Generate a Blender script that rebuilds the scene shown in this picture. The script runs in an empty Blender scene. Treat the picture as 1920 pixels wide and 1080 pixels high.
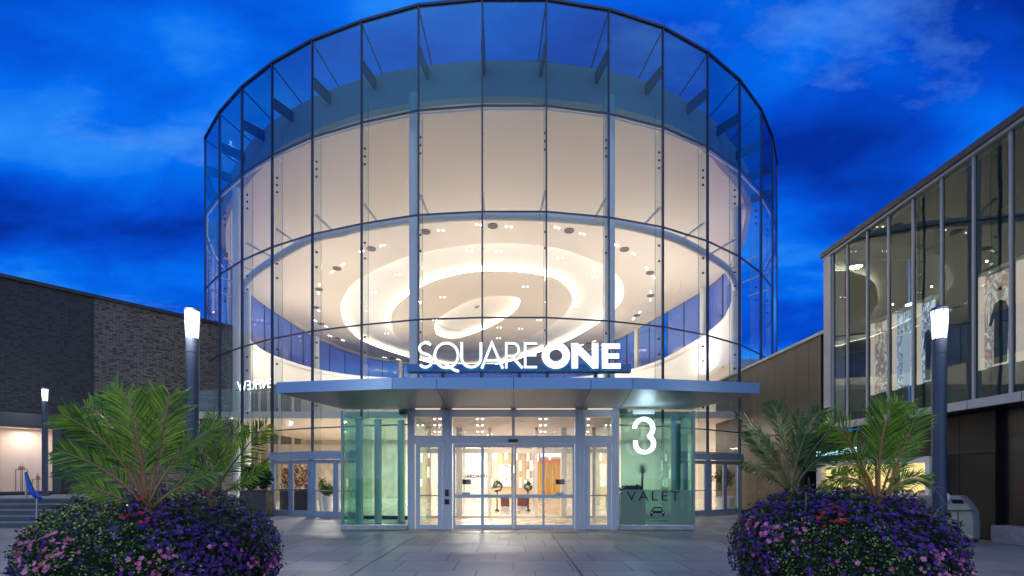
import bpy, math, random
from mathutils import Vector, Matrix
R = math.radians
random.seed(7)
S = bpy.context.scene
COL = S.collection

# ------------------------------------------------------------------ camera
F, CX, HY, EYE = 907.0, 958.0, 897.0, 1.5
cd = bpy.data.cameras.new('camera'); cam = bpy.data.objects.new('camera', cd); COL.objects.link(cam)
cam.location = (0, 0, EYE); cam.rotation_euler = (R(90), 0, 0)
cd.sensor_width = 36; cd.lens = F/1920*36
cd.shift_x = (960-CX)/1920; cd.shift_y = (HY-540)/1920
cd.clip_end = 3000; S.camera = cam
S.view_settings.view_transform = 'Standard'; S.view_settings.look = 'None'
S.view_settings.exposure = 0.0; S.view_settings.gamma = 1
S.render.engine = 'CYCLES'
cy = S.cycles
cy.use_denoising = True; cy.max_bounces = 7; cy.diffuse_bounces = 3; cy.glossy_bounces = 4
cy.transmission_bounces = 4; cy.transparent_max_bounces = 40; cy.sample_clamp_indirect = 25.0
cy.caustics_reflective = False; cy.caustics_refractive = False

def P(px, py, d): return Vector(((px-CX)*d/F, d, EYE+(HY-py)*d/F))
def PZ(px, py, z):
    d = F*(z-EYE)/(HY-py); return Vector(((px-CX)*d/F, d, z))

# ------------------------------------------------------------------ node helper
class NT:
    def __init__(s, nt): s.t = nt; nt.nodes.clear()
    def n(s, typ, ins=None, **kw):
        nd = s.t.nodes.new('ShaderNode'+typ)
        for k, v in kw.items(): setattr(nd, k, v)
        for k, v in (ins or {}).items():
            if isinstance(v, bpy.types.NodeSocket): s.t.links.new(v, nd.inputs[k])
            elif isinstance(v, bpy.types.Node): s.t.links.new(v.outputs[0], nd.inputs[k])
            else: nd.inputs[k].default_value = v
        return nd
    def m(s, op, a, b=0.0, c=None, clamp=False):
        d = {0: a, 1: b}
        if c is not None: d[2] = c
        return s.n('Math', d, operation=op, use_clamp=clamp).outputs[0]
    def mix(s, f, a, b):
        nd = s.n('Mix', {0: f}, data_type='RGBA')
        for i, v in ((6, a), (7, b)):
            if isinstance(v, bpy.types.NodeSocket): s.t.links.new(v, nd.inputs[i])
            else: nd.inputs[i].default_value = (*v, 1) if len(v) == 3 else v
        return nd.outputs[2]
    def ramp(s, f, stops):
        nd = s.n('ValToRGB', {0: f}); e = nd.color_ramp.elements
        while len(e) < len(stops): e.new(.5)
        for el, (p, c) in zip(e, stops):
            el.position = p; el.color = (*c, 1) if len(c) == 3 else c
        return nd.outputs[0]

# ------------------------------------------------------------------ world : blue hour sky with torn cloud
W = bpy.data.worlds.new('World'); S.world = W; W.use_nodes = True
w = NT(W.node_tree)
tc = w.n('TexCoord'); sep = w.n('SeparateXYZ', {0: tc.outputs['Generated']})
zz = w.m('ADD', w.m('MAXIMUM', sep.outputs[2], 0.0), 0.22)
u = w.m('DIVIDE', sep.outputs[0], zz); v = w.m('DIVIDE', sep.outputs[1], zz)
pl = w.n('CombineXYZ', {0: u, 1: v, 2: 3.7})
mp = w.n('Mapping', {0: pl.outputs[0], 'Rotation': (0, 0, R(28)), 'Scale': (1.0, 1.9, 1)})
n1 = w.n('TexNoise', {'Vector': mp.outputs[0], 'Scale': 1.35, 'Detail': 7, 'Roughness': .52, 'Distortion': .35})
n2 = w.n('TexNoise', {'Vector': mp.outputs[0], 'Scale': .42, 'Detail': 3, 'Roughness': .5})
mp3 = w.n('Mapping', {0: pl.outputs[0], 'Location': (4.3, 1.2, 0), 'Rotation': (0, 0, R(-20)), 'Scale': (1.2, 2.2, 1)})
n3 = w.n('TexNoise', {'Vector': mp3.outputs[0], 'Scale': 1.3, 'Detail': 8, 'Roughness': .6})
cl = w.m('ADD', w.m('MULTIPLY', n1.outputs[0], .68), w.m('MULTIPLY', n2.outputs[0], .32))
base = w.ramp(cl, [(.37, (.001, .028, .33)), (.45, (.001, .070, .62)), (.53, (.001, .15, .86)), (.62, (.03, .30, .97))])
wisp = w.m('MULTIPLY', w.ramp(n3.outputs[0], [(.58, (0, 0, 0)), (.76, (1, 1, 1))]), .75)
skyc = w.mix(wisp, base, (.13, .38, .92))
back = w.n('MapRange', {0: sep.outputs[1], 1: .05, 2: -.75, 3: 0.0, 4: 1.0}, interpolation_type='SMOOTHSTEP').outputs[0]
skyc = w.mix(back, skyc, (.56, .76, 1.15))
low = w.n('MapRange', {0: sep.outputs[2], 1: -.02, 2: -.12, 3: 0.0, 4: 1.0}).outputs[0]
skyc = w.mix(low, skyc, (.02, .03, .06))
bg = w.n('Background', {0: skyc, 1: 1.0}); w.n('OutputWorld', {0: bg.outputs[0]})

# ------------------------------------------------------------------ materials
MATS = {}
def mat(name, col, rough=.5, metal=0.0, var=0.0, vscale=3.0, bump=0.0, bscale=40.0, emit=None, estr=0.0, spec=.5, stretch=None):
    if name in MATS: return MATS[name]
    m = bpy.data.materials.new(name); m.use_nodes = True; t = NT(m.node_tree)
    ins = {'Base Color': (*col, 1), 'Roughness': rough, 'Metallic': metal, 'Specular IOR Level': spec}
    if var or bump:
        co = t.n('TexCoord').outputs['Object']
        if stretch: co = t.n('Mapping', {0: co, 'Scale': stretch}).outputs[0]
    if var:
        nz = t.n('TexNoise', {'Vector': co, 'Scale': vscale, 'Detail': 5, 'Roughness': .6})
        f = t.n('MapRange', {0: nz.outputs[0], 1: .3, 2: .7}).outputs[0]
        ins['Base Color'] = t.mix(f, tuple(c*(1-var) for c in col), tuple(min(1, c*(1+var)) for c in col))
        ins['Roughness'] = t.m('ADD', t.m('MULTIPLY', f, .15), rough-.07)
    if bump:
        bz = t.n('TexNoise', {'Vector': co, 'Scale': bscale, 'Detail': 4})
        ins['Normal'] = t.n('Bump', {'Height': bz.outputs[0], 'Strength': bump, 'Distance': .02}).outputs[0]
    if emit: ins['Emission Color'] = (*emit, 1); ins['Emission Strength'] = estr
    b = t.n('BsdfPrincipled', ins); t.n('OutputMaterial', {0: b.outputs[0]})
    MATS[name] = m; return m
def glow(name, col, s):
    m = bpy.data.materials.new(name); m.use_nodes = True; t = NT(m.node_tree)
    t.n('OutputMaterial', {0: t.n('Emission', {0: (*col, 1), 1: s}).outputs[0]}); MATS[name] = m; return m
def glass(name, tint, refl=1.0, rough=0.0, base=0.0, wob=0.0, film=None, filmf=0.0, gcol=(1,1,1)):
    m = bpy.data.materials.new(name); m.use_nodes = True; t = NT(m.node_tree)
    bf = t.n('NewGeometry').outputs['Backfacing']
    fr = t.n('Fresnel', {0: t.m('ADD', 1.5, t.m('MULTIPLY', bf, -.8333))})
    gi = {0: (*gcol, 1), 'Roughness': rough}
    if wob:
        nz = t.n('TexNoise', {'Vector': t.n('TexCoord').outputs['Object'], 'Scale': .9, 'Detail': 1})
        gi['Normal'] = t.n('Bump', {'Height': nz.outputs[0], 'Strength': wob, 'Distance': .05}).outputs[0]
    rnd_ = t.n('ObjectInfo').outputs['Random']
    f = t.m('ADD', t.m('MULTIPLY', fr.outputs[0], t.m('MULTIPLY', t.m('ADD', .65, t.m('MULTIPLY', rnd_, .7)), refl)), base, clamp=True)
    body = t.n('BsdfTransparent', {0: (*tint, 1)})
    if film: body = t.n('MixShader', {0: filmf, 1: body.outputs[0], 2: t.n('BsdfDiffuse', {0: (*film, 1)}).outputs[0]})
    mx = t.n('MixShader', {0: f, 1: body.outputs[0], 2: t.n('BsdfGlossy', gi).outputs[0]})
    t.n('OutputMaterial', {0: mx.outputs[0]}); MATS[name] = m; return m

G_DRUM = glass('rotunda_glass', (.93, .96, .97), 1.1, wob=.02)
G_PARA = glass('parapet_glass', (.34, .60, .68), 1.2, wob=.06, gcol=(.55, .90, 1.0))
G_FIN = glass('fin_glass', (.86, .92, .91), 1.0, film=(.5, .6, .6), filmf=.08)
G_DOOR = glass('door_glass', (.93, .95, .94), 1.0)
G_GREEN = glass('green_glass', (.38, .70, .60), 1.8)
G_TEAL = glass('teal_glass', (.25, .56, .50), 1.6)
G_DARK = glass('tinted_facade_glass', (.58, .74, .72), 1.7, base=.03, wob=.05, gcol=(.80, .95, .90))
G_FAR = glass('clerestory_glass', (.72, .68, .66), .8, film=(.38, .44, .56), filmf=.32)
M_NAVY = mat('navy_metal', (.035, .05, .10), .35, .3, .15)
M_FRAME = mat('pale_aluminium', (.62, .69, .78), .4, .1, .04, 2)
M_FRAMEB = mat('blue_grey_aluminium', (.36, .43, .56), .38, .35, .06, 2)
M_FASCIA = mat('canopy_metal', (.20, .34, .56), .42, .35, .03, 1.5)
M_SOFFIT = mat('soffit_metal', (.24, .25, .27), .45, .4)
M_WHITE = mat('white_paint', (.78, .77, .74), .45, 0, .03, 1)
M_CREAM = mat('cream_plaster', (.74, .66, .56), .7, 0, .03, .4)
M_CEIL = mat('ceiling_plaster', (.76, .675, .58), .75, 0, .02, .3)
M_COVE = mat('cove_plaster', (.86, .83, .78), .8)
M_SHADESOF = mat('shaded_grey_soffit', (.26, .26, .36), .6, 0, .05, .6)  # grey metal, colour darkened so the soffit looks unlit
M_STEEL = mat('stainless_steel', (.62, .62, .60), .22, 1, .06, 5)
M_BLACK = mat('black_metal', (.02, .02, .024), .4)
M_BRONZE = mat('bronze_metal_panel', (.062, .056, .047), .40, .5, .12, .8)
M_LGREY = mat('light_grey_cladding', (.42, .42, .41), .5, .2, .08, 1)
M_DPANEL = mat('dark_wall_panel', (.016, .015, .015), .45, 0, .15, 1, spec=.25)
M_CONC = mat('concrete', (.30, .30, .28), .8, 0, .22, 5, .4, 60)
M_STONE = mat('stair_stone', (.10, .105, .12), .7, 0, .2, 3, .2, 40)
M_POST = mat('lamp_post_paint', (.055, .075, .12), .38, .3, .1)
M_MARBLE = mat('marble', (.62, .55, .46), .35, 0, .28, 1.6)
M_BROWN = mat('brown_panel', (.26, .22, .17), .6, 0, .08, 1)
M_TAN = mat('tan_wall', (.62, .45, .26), .6, 0, .12, 1)
M_FLOORIN = mat('polished_stone_floor', (.72, .65, .56), .10, 0, .06, 1.5)
E_LED = glow('led_strip', (1.0, .88, .70), 27.0)
E_COVE_FILL = glow('cove_fill_glow', (1.0, .88, .70), 13.0)
E_SPOT = glow('spot_glow', (1.0, .90, .76), 14.0)
E_LETTER = glow('letter_face_glow', (.80, .95, 1.0), 1.7)
E_HALO = glow('letter_halo_glow', (.30, .75, 1.0), 3.0)
E_PEND = glow('pendant_glow', (1.0, .93, .80), 3.2)
E_LAMP = glow('street_lamp_glow', (1.0, .97, .90), 2.6)
E_WARM = glow('warm_panel_glow', (1.0, .84, .62), 1.05)
E_CASE = glow('display_case_glow', (1.0, .78, .30), 1.15)
E_STRIP = glow('soffit_strip_glow', (1.0, .82, .62), .9)

ORD = 'first second third fourth fifth sixth seventh eighth ninth tenth eleventh twelfth thirteenth fourteenth fifteenth sixteenth seventeenth eighteenth nineteenth twentieth'.split()
# ------------------------------------------------------------------ mesh helpers
class MB:
    def __init__(s): s.v = []; s.f = []; s.mi = []
    def add(s, vs, fs, mi=0):
        o = len(s.v); s.v += [tuple(x) for x in vs]; s.f += [tuple(i+o for i in f) for f in fs]; s.mi += [mi]*len(fs); return s
    def box(s, a, b, mi=0):
        x0, y0, z0 = (min(a[i], b[i]) for i in range(3)); x1, y1, z1 = (max(a[i], b[i]) for i in range(3))
        return s.add([(x0,y0,z0),(x1,y0,z0),(x1,y1,z0),(x0,y1,z0),(x0,y0,z1),(x1,y0,z1),(x1,y1,z1),(x0,y1,z1)],
                     [(0,3,2,1),(4,5,6,7),(0,1,5,4),(1,2,6,5),(2,3,7,6),(3,0,4,7)], mi)
    def obox(s, p, q, wd, dp, z0, z1, mi=0, off=0.0):
        """upright slab from plan point p to q, thickness dp centred (plus off to the left normal)"""
        p = Vector((p[0], p[1])); q = Vector((q[0], q[1])); t = (q-p).normalized(); n = Vector((-t.y, t.x))
        p = p-t*wd; q = q+t*wd; a = n*(off-dp/2); b = n*(off+dp/2)
        c = [p+a, q+a, q+b, p+b]
        return s.add([(k.x,k.y,z0) for k in c]+[(k.x,k.y,z1) for k in c],
                     [(0,3,2,1),(4,5,6,7),(0,1,5,4),(1,2,6,5),(2,3,7,6),(3,0,4,7)], mi)
    def tube(s, pts, r, n=10, closed=False, cap=True, mi=0):
        pts = [Vector(p) for p in pts]; N = len(pts); o = len(s.v); prev = None
        rr = r if isinstance(r, (list, tuple)) else [r]*N
        for i, p in enumerate(pts):
            a = pts[(i-1) % N] if (closed or i > 0) else p; b = pts[(i+1) % N] if (closed or i < N-1) else p
            t = (b-a).normalized()
            if prev is None:
                up = Vector((0,0,1)) if abs(t.z) < .9 else Vector((1,0,0)); x = t.cross(up).normalized()
            else: x = (prev - t*prev.dot(t)).normalized()
            prev = x; y = t.cross(x)
            for k in range(n):
                an = 2*math.pi*k/n; s.v.append(tuple(p+(x*math.cos(an)+y*math.sin(an))*rr[i]))
        for i in range(N if closed else N-1):
            j = (i+1) % N
            for k in range(n):
                s.f.append((o+i*n+k, o+i*n+(k+1)%n, o+j*n+(k+1)%n, o+j*n+k)); s.mi.append(mi)
        if cap and not closed:
            s.f.append(tuple(o+k for k in range(n))[::-1]); s.f.append(tuple(o+(N-1)*n+k for k in range(n))); s.mi += [mi, mi]
        return s
    def lathe(s, c, prof, n=24, mi=0):
        o = len(s.v)
        for r, z in prof:
            for k in range(n):
                a = 2*math.pi*k/n; s.v.append((c[0]+r*math.cos(a), c[1]+r*math.sin(a), c[2]+z))
        for i in range(len(prof)-1):
            for k in range(n):
                s.f.append((o+i*n+k, o+i*n+(k+1)%n, o+(i+1)*n+(k+1)%n, o+(i+1)*n+k)); s.mi.append(mi)
        s.f.append(tuple(o+k for k in range(n))[::-1]); s.f.append(tuple(o+(len(prof)-1)*n+k for k in range(n))); s.mi += [mi, mi]
        return s
    def strip(s, lo, hi, closed=False, mi=0):
        o = len(s.v); N = len(lo); s.v += [tuple(p) for p in lo]+[tuple(p) for p in hi]
        for i in range(N if closed else N-1):
            j = (i+1) % N; s.f.append((o+i, o+j, o+N+j, o+N+i)); s.mi.append(mi)
        return s
    def build(s, name, mats, parent=None, smooth=False, bevel=0.0):
        me = bpy.data.meshes.new(name); me.from_pydata(s.v, [], s.f)
        for m in (mats if isinstance(mats, (list, tuple)) else [mats]): me.materials.append(m)
        me.polygons.foreach_set('material_index', s.mi)
        if smooth: me.polygons.foreach_set('use_smooth', [True]*len(s.f))
        me.update()
        o = bpy.data.objects.new(name, me); COL.objects.link(o)
        if parent:
            o.parent = parent
            if any(parent_loc(parent)): o.matrix_parent_inverse = Matrix.Translation(-Vector(parent_loc(parent)))
        if bevel:
            b = o.modifiers.new('bevel', 'BEVEL'); b.width = bevel; b.segments = 2; b.limit_method = 'ANGLE'
        return o
def parent_loc(p):      # world origin of a parent: a thing's own base; meshes below it are laid out in world coordinates
    return Vector(p.location) if p.parent is None else Vector((0,0,0))
def tag(o, label=None, cat=None, group=None, kind=None):
    if label: o['label'] = label
    if cat: o['category'] = cat
    if group: o['group'] = group
    if kind: o['kind'] = kind
    return o
def thing(name, label, cat, loc=(0,0,0), group=None):
    o = bpy.data.objects.new(name, None); COL.objects.link(o); o.location = loc; o.empty_display_size = .2
    return tag(o, label, cat, group)
def copy_tree(o, parent=None):
    c = o.copy(); COL.objects.link(c); c.parent = parent
    if parent: c.matrix_parent_inverse = o.matrix_parent_inverse.copy()
    for ch in [k for k in bpy.data.objects if k.parent == o]: copy_tree(ch, c)
    return c
def catmull(pts, per=8, closed=True):
    out = []; N = len(pts)
    for i in range(N if closed else N-1):
        p0, p1, p2, p3 = (pts[(i+k) % N] if closed else pts[max(0, min(N-1, i+k))] for k in (-1, 0, 1, 2))
        for j in range(per):
            t = j/per; t2 = t*t; t3 = t2*t
            out.append(tuple(.5*(2*b+(c-a)*t+(2*a-5*b+4*c-d)*t2+(3*b-a-3*c+d)*t3) for a, b, c, d in zip(p0, p1, p2, p3)))
    if not closed: out.append(tuple(pts[-1]))
    return out
def polar(outline, c, n=144):
    """radius of a star-shaped outline about c at n angles"""
    pts = [(p[0]-c[0], p[1]-c[1]) for p in outline]; res = []
    for k in range(n):
        a = 2*math.pi*k/n; dx, dy = math.cos(a), math.sin(a); best = 0
        for i in range(len(pts)):
            (x1, y1), (x2, y2) = pts[i], pts[(i+1) % len(pts)]
            ex, ey = x2-x1, y2-y1; den = dx*ey-dy*ex
            if abs(den) < 1e-9: continue
            t = (x1*ey-y1*ex)/den; q = (x1*dy-y1*dx)/den
            if t > 0 and -1e-6 <= q <= 1+1e-6: best = max(best, t)
        res.append(best)
    return res
def text_mesh(txt, size, depth=.01, mirror=False, track=1.0, bold=0.0):
    cu = bpy.data.curves.new('lettering', 'FONT'); cu.body = txt; cu.size = size; cu.extrude = depth/2; cu.align_x = 'CENTER'; cu.align_y = 'CENTER'
    cu.space_character = track; cu.resolution_u = 3; cu.offset = bold
    o = bpy.data.objects.new('t', cu); COL.objects.link(o)
    dg = bpy.context.evaluated_depsgraph_get(); me = bpy.data.meshes.new_from_object(o.evaluated_get(dg))
    bpy.data.objects.remove(o); me.materials.clear()
    return me
def put_text(name, txt, size, mtx, m, parent=None, depth=.01, track=1.0, bold=0.0):
    me = text_mesh(txt, size, depth, track=track, bold=bold); me.transform(mtx); me.materials.append(m)
    o = bpy.data.objects.new(name, me); COL.objects.link(o)
    if parent: o.parent = parent; o.matrix_parent_inverse = Matrix.Translation(-parent_loc(parent))
    return o
def area_light(name, loc, size, watt, col, down=True, shape='DISK', rot=None, parent=None):
    l = bpy.data.lights.new(name, 'AREA'); l.energy = watt; l.size = size; l.shape = shape; l.color = col
    o = bpy.data.objects.new(name, l); COL.objects.link(o); o.location = loc
    if not down: o.rotation_euler = (math.pi, 0, 0)
    if rot: o.rotation_euler = rot
    if parent: o.parent = parent; o.matrix_parent_inverse = Matrix.Translation(-parent_loc(parent))
    return o
WARM = (1.0, .91, .81)

# ================================================================== ground
def paving_mat():
    m = bpy.data.materials.new('stone_paving'); m.use_nodes = True; t = NT(m.node_tree)
    co = t.n('TexCoord').outputs['Object']; sp = t.n('SeparateXYZ', {0: co})
    row = t.m('FLOOR', t.m('DIVIDE', sp.outputs[1], .98))
    wn = t.n('TexWhiteNoise', {'W': row}, noise_dimensions='1D')
    wid = t.m('ADD', .62, t.m('MULTIPLY', wn.outputs[0], .55))
    col = t.m('FLOOR', t.m('ADD', t.m('DIVIDE', sp.outputs[0], wid), t.m('MULTIPLY', row, .37)))
    cell = t.n('TexWhiteNoise', {'Vector': t.n('CombineXYZ', {0: col, 1: row, 2: 0.0}).outputs[0]}, noise_dimensions='3D')
    fx = t.m('FRACT', t.m('ADD', t.m('DIVIDE', sp.outputs[0], wid), t.m('MULTIPLY', row, .37)))
    fy = t.m('FRACT', t.m('DIVIDE', sp.outputs[1], .98))
    ex = t.m('MULTIPLY', t.m('MINIMUM', fx, t.m('SUBTRACT', 1.0, fx)), wid)
    ey = t.m('MULTIPLY', t.m('MINIMUM', fy, t.m('SUBTRACT', 1.0, fy)), .98)
    edge = t.m('MINIMUM', ex, ey)
    joint = t.n('MapRange', {0: edge, 1: .004, 2: .011, 3: 0.0, 4: 1.0}).outputs[0]
    nz = t.n('TexNoise', {'Vector': co, 'Scale': 1.3, 'Detail': 7, 'Roughness': .65})
    nf = t.n('TexNoise', {'Vector': co, 'Scale': 55, 'Detail': 3})
    val = t.m('ADD', t.m('MULTIPLY', cell.outputs[0], .26), t.m('ADD', t.m('MULTIPLY', wn.outputs[0], .32), t.m('MULTIPLY', nz.outputs[0], .55)))
    c = t.ramp(val, [(.2, (.16, .158, .155)), (.55, (.27, .266, .26)), (.95, (.41, .40, .385))])
    st = t.n('TexNoise', {'Vector': co, 'Scale': 4.5, 'Detail': 6, 'Roughness': .7})
    c = t.mix(t.n('MapRange', {0: st.outputs[0], 1: .56, 2: .72, 3: 0.0, 4: .55}).outputs[0], c, (.10, .10, .10))
    c = t.mix(t.m('MULTIPLY', nf.outputs[0], .3), c, (.16, .16, .16))
    c = t.mix(joint, (.03, .03, .03), c)
    rg = t.m('ADD', .36, t.m('MULTIPLY', nz.outputs[0], .30))
    h = t.m('ADD', joint, t.m('MULTIPLY', nf.outputs[0], .25))
    bp = t.n('Bump', {'Height': h, 'Strength': .35, 'Distance': .004})
    b = t.n('BsdfPrincipled', {'Base Color': c, 'Roughness': rg, 'Normal': bp.outputs[0]}); t.n('OutputMaterial', {0: b.outputs[0]})
    return m
M_PAVE = paving_mat()
g = MB(); g.add([(-900,-900,0),(900,-900,0),(900,900,0),(-900,900,0)], [(0,1,2,3)]); tag(g.build('paved_ground', M_PAVE), kind='structure')
d = MB()
pA, pB = PZ(1030, 995, .004), PZ(1200, 1226, .004)
d.obox(pA, pB, 0, .035, .003, .006)
pA, pB = PZ(783, 1003, .004), PZ(500, 1172, .004)
d.obox(pA, pB, 0, .012, .003, .006)
tag(d.build('drain_channel', M_BLACK), 'narrow dark drain slots running across the paving from the entrance doors', 'drain')
# door mat strip
mt = MB(); mt.box((-1.7, 13.25, .004), (1.85, 14.0, .014))
tag(mt.build('threshold_plate', mat('threshold', (.22, .19, .16), .4, .3, .2, 6)), 'brownish threshold strip on the paving before the sliding doors', 'threshold')

# ================================================================== glass rotunda
T = 17.2
MX = [384,411,453,509.5,585,677.5,784.5,904,1024.5,1141.7,1243.5,1327.5,1387.7,1427.7,1449]
MY = [260,212,165,120,77,42,12,1,1,20,53,100,152,207,257]
plan = []
for x, y in zip(MX, MY):
    dd = F*T/(HY-y); plan.append(Vector(((x-CX)*dd/F, dd)))
CEN = Vector((-.9, 35.6))
def extend(last, sgn, k):
    r0 = (last-CEN).length; a0 = math.atan2(last.x-CEN.x, CEN.y-last.y); out = []
    for i in range(1, k+1):
        a = a0+sgn*i*R(7.7); r = r0-.06*i; out.append(Vector((CEN.x+r*math.sin(a), CEN.y-r*math.cos(a))))
    return out
left_ext = extend(plan[0], -1, 3); right_ext = extend(plan[-1], 1, 3)
full = left_ext[::-1]+plan+right_ext
I0 = len(left_ext)
def inward(p): return (CEN-p).normalized()
Z_TOP = T+EYE; ROWS = [Z_TOP, .781*T+EYE, .559*T+EYE, .337*T+EYE, .115*T+EYE]
HEAD = 2.5
rot = thing('glass_rotunda', 'round glass entrance hall with lit cream ceiling and dark mullions', 'building', (CEN.x, CEN.y, 0))
def vis(i): return I0-1 <= i < I0+len(plan)   # panels the photograph shows
# glass panels
extra = MB(); extra_p = MB()
for i in range(len(full)-1):
    a, b = full[i], full[i+1]; n = Vector((-(b-a).y, (b-a).x)).normalized()
    for r in range(4):
        z1, z0 = ROWS[r]-.02, ROWS[r+1]+.02
        k = (extra_p if r == 0 else extra) if not vis(i) else MB()
        k.add([(a.x,a.y,z0),(b.x,b.y,z0),(b.x,b.y,z1),(a.x,a.y,z1)], [(0,1,2,3)])
        if vis(i): k.build('glass_panel', G_PARA if r == 0 else G_DRUM, rot)
    if vis(i):
        blocked = 6 <= i-I0 <= 8 or i-I0 == 5
        k = MB(); z1 = ROWS[4]-.02; z0 = HEAD if i-I0 in (3, 4, 10, 11) else .12
        k.add([(a.x,a.y,z0),(b.x,b.y,z0),(b.x,b.y,z1),(a.x,a.y,z1)], [(0,1,2,3)])
        if i-I0 not in (7,): k.build('glass_panel', G_DRUM, rot)
    else: extra.add([(a.x,a.y,.1),(b.x,b.y,.1),(b.x,b.y,ROWS[4]),(a.x,a.y,ROWS[4])], [(0,1,2,3)])
extra.build('rear_glass', G_DRUM, rot); extra_p.build('rear_parapet_glass', G_PARA, rot)
# mullions, transoms
for i, p in enumerate(full):
    if not (I0-1 <= i <= I0+len(plan)): continue
    q = p+inward(p)*.05; k = MB(); t = Vector((inward(p).y, -inward(p).x))*.035
    z0 = 0 if not (6 <= i-I0 <= 8) else 3.75
    k.obox(p-inward(p)*.03, p+inward(p)*.08, 0, .048, z0, Z_TOP); k.build('mullion', M_NAVY, rot)
for r, z in enumerate(ROWS[1:]):
    for i in range(len(full)-1):
        if not vis(i): continue
    k = MB()
    for i in range(len(full)-1): k.obox(full[i], full[i+1], 0, .07, z-.022, z+.022, off=.03)
    k.build('transom_ring', M_NAVY, rot)
    if r == 0:
        k = MB()
        for i in range(len(full)-1): k.obox(full[i], full[i+1], 0, .05, z-.10, z-.045, off=.12)
        k.build('transom_light_edge', M_WHITE, rot)
k = MB()
for i in range(len(full)-1): k.obox(full[i], full[i+1], .02, .12, Z_TOP, Z_TOP+.09, off=.02)
k.build('top_cap', M_NAVY, rot)
for i in range(len(full)-1):
    if i-I0 in (3, 4, 6, 7, 8, 10, 11): continue
    k = MB(); k.obox(full[i], full[i+1], 0, .12, 0, .12); k.build('base_sill', M_BLACK, rot)
# glass fins with bolts, struts, blades, roof rods
fin_z = [14.1, 13.8, 13.5, 10.5, 9.9, 6.9, 6.3, 4.4]
NV = range(I0-1, I0+len(plan)+1)
for i in NV:
    p = full[i]; n = inward(p); a = p+n*.12; b = p+n*.48
    k = MB(); k.add([(a.x,a.y,.1),(b.x,b.y,.1),(b.x,b.y,ROWS[1]-.05),(a.x,a.y,ROWS[1]-.05)], [(0,1,2,3)])
    if 6 <= i-I0 <= 8: k.v = [(x, y, max(z, 3.8)) for x, y, z in k.v]
    fo = k.build('glass_fin', G_FIN, rot)
    k = MB(); k.tube([(b.x,b.y,3.8),(b.x,b.y,ROWS[1]+1.1)], .009, 6); k.build('fin_edge', mat('fin_edge_glass', (.12, .2, .2), .2), fo)
    k = MB(); c = p+n*.24; s_ = Vector((n.y, -n.x, 0)); n3 = Vector((n.x, n.y, 0))
    for z in fin_z: k.tube([Vector((c.x,c.y,z))-s_*.03, Vector((c.x,c.y,z))+s_*.03], .042, 8)
    k.build('bolt', M_BLACK, fo)
    k = MB(); q0 = p+n*.1; q1 = p+n*1.45; z0, z1 = 16.92, 17.34
    k.obox(q0, q1, 0, .10, z0, z1); k.build('roof_blade', M_NAVY, rot)
    k = MB(); q1 = p+n*1.65; k.tube([(p.x,p.y,Z_TOP-.02),(q1.x,q1.y,17.92)], .03, 6); k.build('roof_rod', M_NAVY, rot)
    k = MB(); q0 = p+n*.2; q1 = p+n*1.42
    k.tube([(q0.x,q0.y,11.95),(q1.x,q1.y,11.72)], [.05,.035], 8); k.build('strut', M_WHITE, rot)
# sloping roof glass between parapet and roof edge
inner = [p+inward(p)*1.65 for p in full]
k = MB()
k.strip([(p.x,p.y,Z_TOP-.05) for p in full], [(q.x,q.y,17.9) for q in inner]); k.build('roof_glass', G_FIN, rot)
k = MB()
for i in range(len(full)-1): k.obox(inner[i], inner[i+1], 0, .05, 17.52, 17.95)
k.build('roof_edge_band', mat('teal_band', (.06, .17, .24), .4), rot)

# -- ceiling
ZC = 16.1; ZS = 16.32
cc = PZ(895, 590, ZC); cc = (cc.x, cc.y)
E1p = [(905,193),(784,203),(677,225),(585,258),(510,300),(468,340),(436,390),(423,430),(425,470),(432,498),(450,530),(470,552),(507,580),(573,623),(603,640),(673,667),(740,680),(830,692),(905,697),(1000,690),(1080,668),(1157,637),(1207,610),(1247,587),(1313,548),(1357,513),(1380,470),(1395,420),(1398,385),(1377,347),(1353,320),(1327,290),(1243,240),(1143,212),(1024,196)]
E2p = [(960,385),(785,395),(673,428),(590,478),(548,528),(540,560),(553,600),(573,622),(673,665),(905,695),(1080,667),(1200,612),(1247,583),(1268,555),(1278,525),(1272,490),(1250,460),(1180,420),(1080,393)]
E3p = [(903,457),(767,480),(673,523),(645,555),(639,580),(650,613),(687,642),(767,670),(850,688),(930,684),(1033,652),(1110,613),(1157,577),(1170,545),(1153,510),(1100,483),(1027,462)]
E4p = [(903,512),(850,520),(793,540),(745,575),(733,600),(745,632),(790,655),(860,663),(940,652),(1020,617),(1055,593),(1072,568),(1067,547),(1040,526),(980,514)]
E5p = [(923,555),(873,567),(823,597),(815,615),(823,631),(857,635),(907,620),(957,593),(975,570),(967,557)]
NA = 144
def ring_r(pl, z): return polar(catmull([tuple(PZ(x, y, z))[:2] for x, y in pl], 6), cc, NA)
r1 = ring_r(E1p, ZC); r2 = [min(a, b*.985) for a, b in zip(ring_r(E2p, ZS), r1)]
r3 = [min(a, b*.97) for a, b in zip(ring_r(E3p, ZS), r2)]; r4 = [min(a, b*.9) for a, b in zip(ring_r(E4p, ZS), r3)]; r5 = ring_r(E5p, ZS)
def loop(r, z, s=1.0, off=0.0):
    return [(cc[0]+(q*s+off)*math.cos(2*math.pi*k/NA), cc[1]+(q*s+off)*math.sin(2*math.pi*k/NA), z) for k, q in enumerate(r)]
fpoly = [p+inward(p)*1.45 for p in full]
rf_ = polar([tuple(p) for p in fpoly], cc, NA)
rF = [max(b*1.012, min(a, 60)) if cc[1]+a*math.sin(2*math.pi*k/NA) < 44 else b*1.012 for k, (a, b) in enumerate(zip(rf_, r1))]
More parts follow.
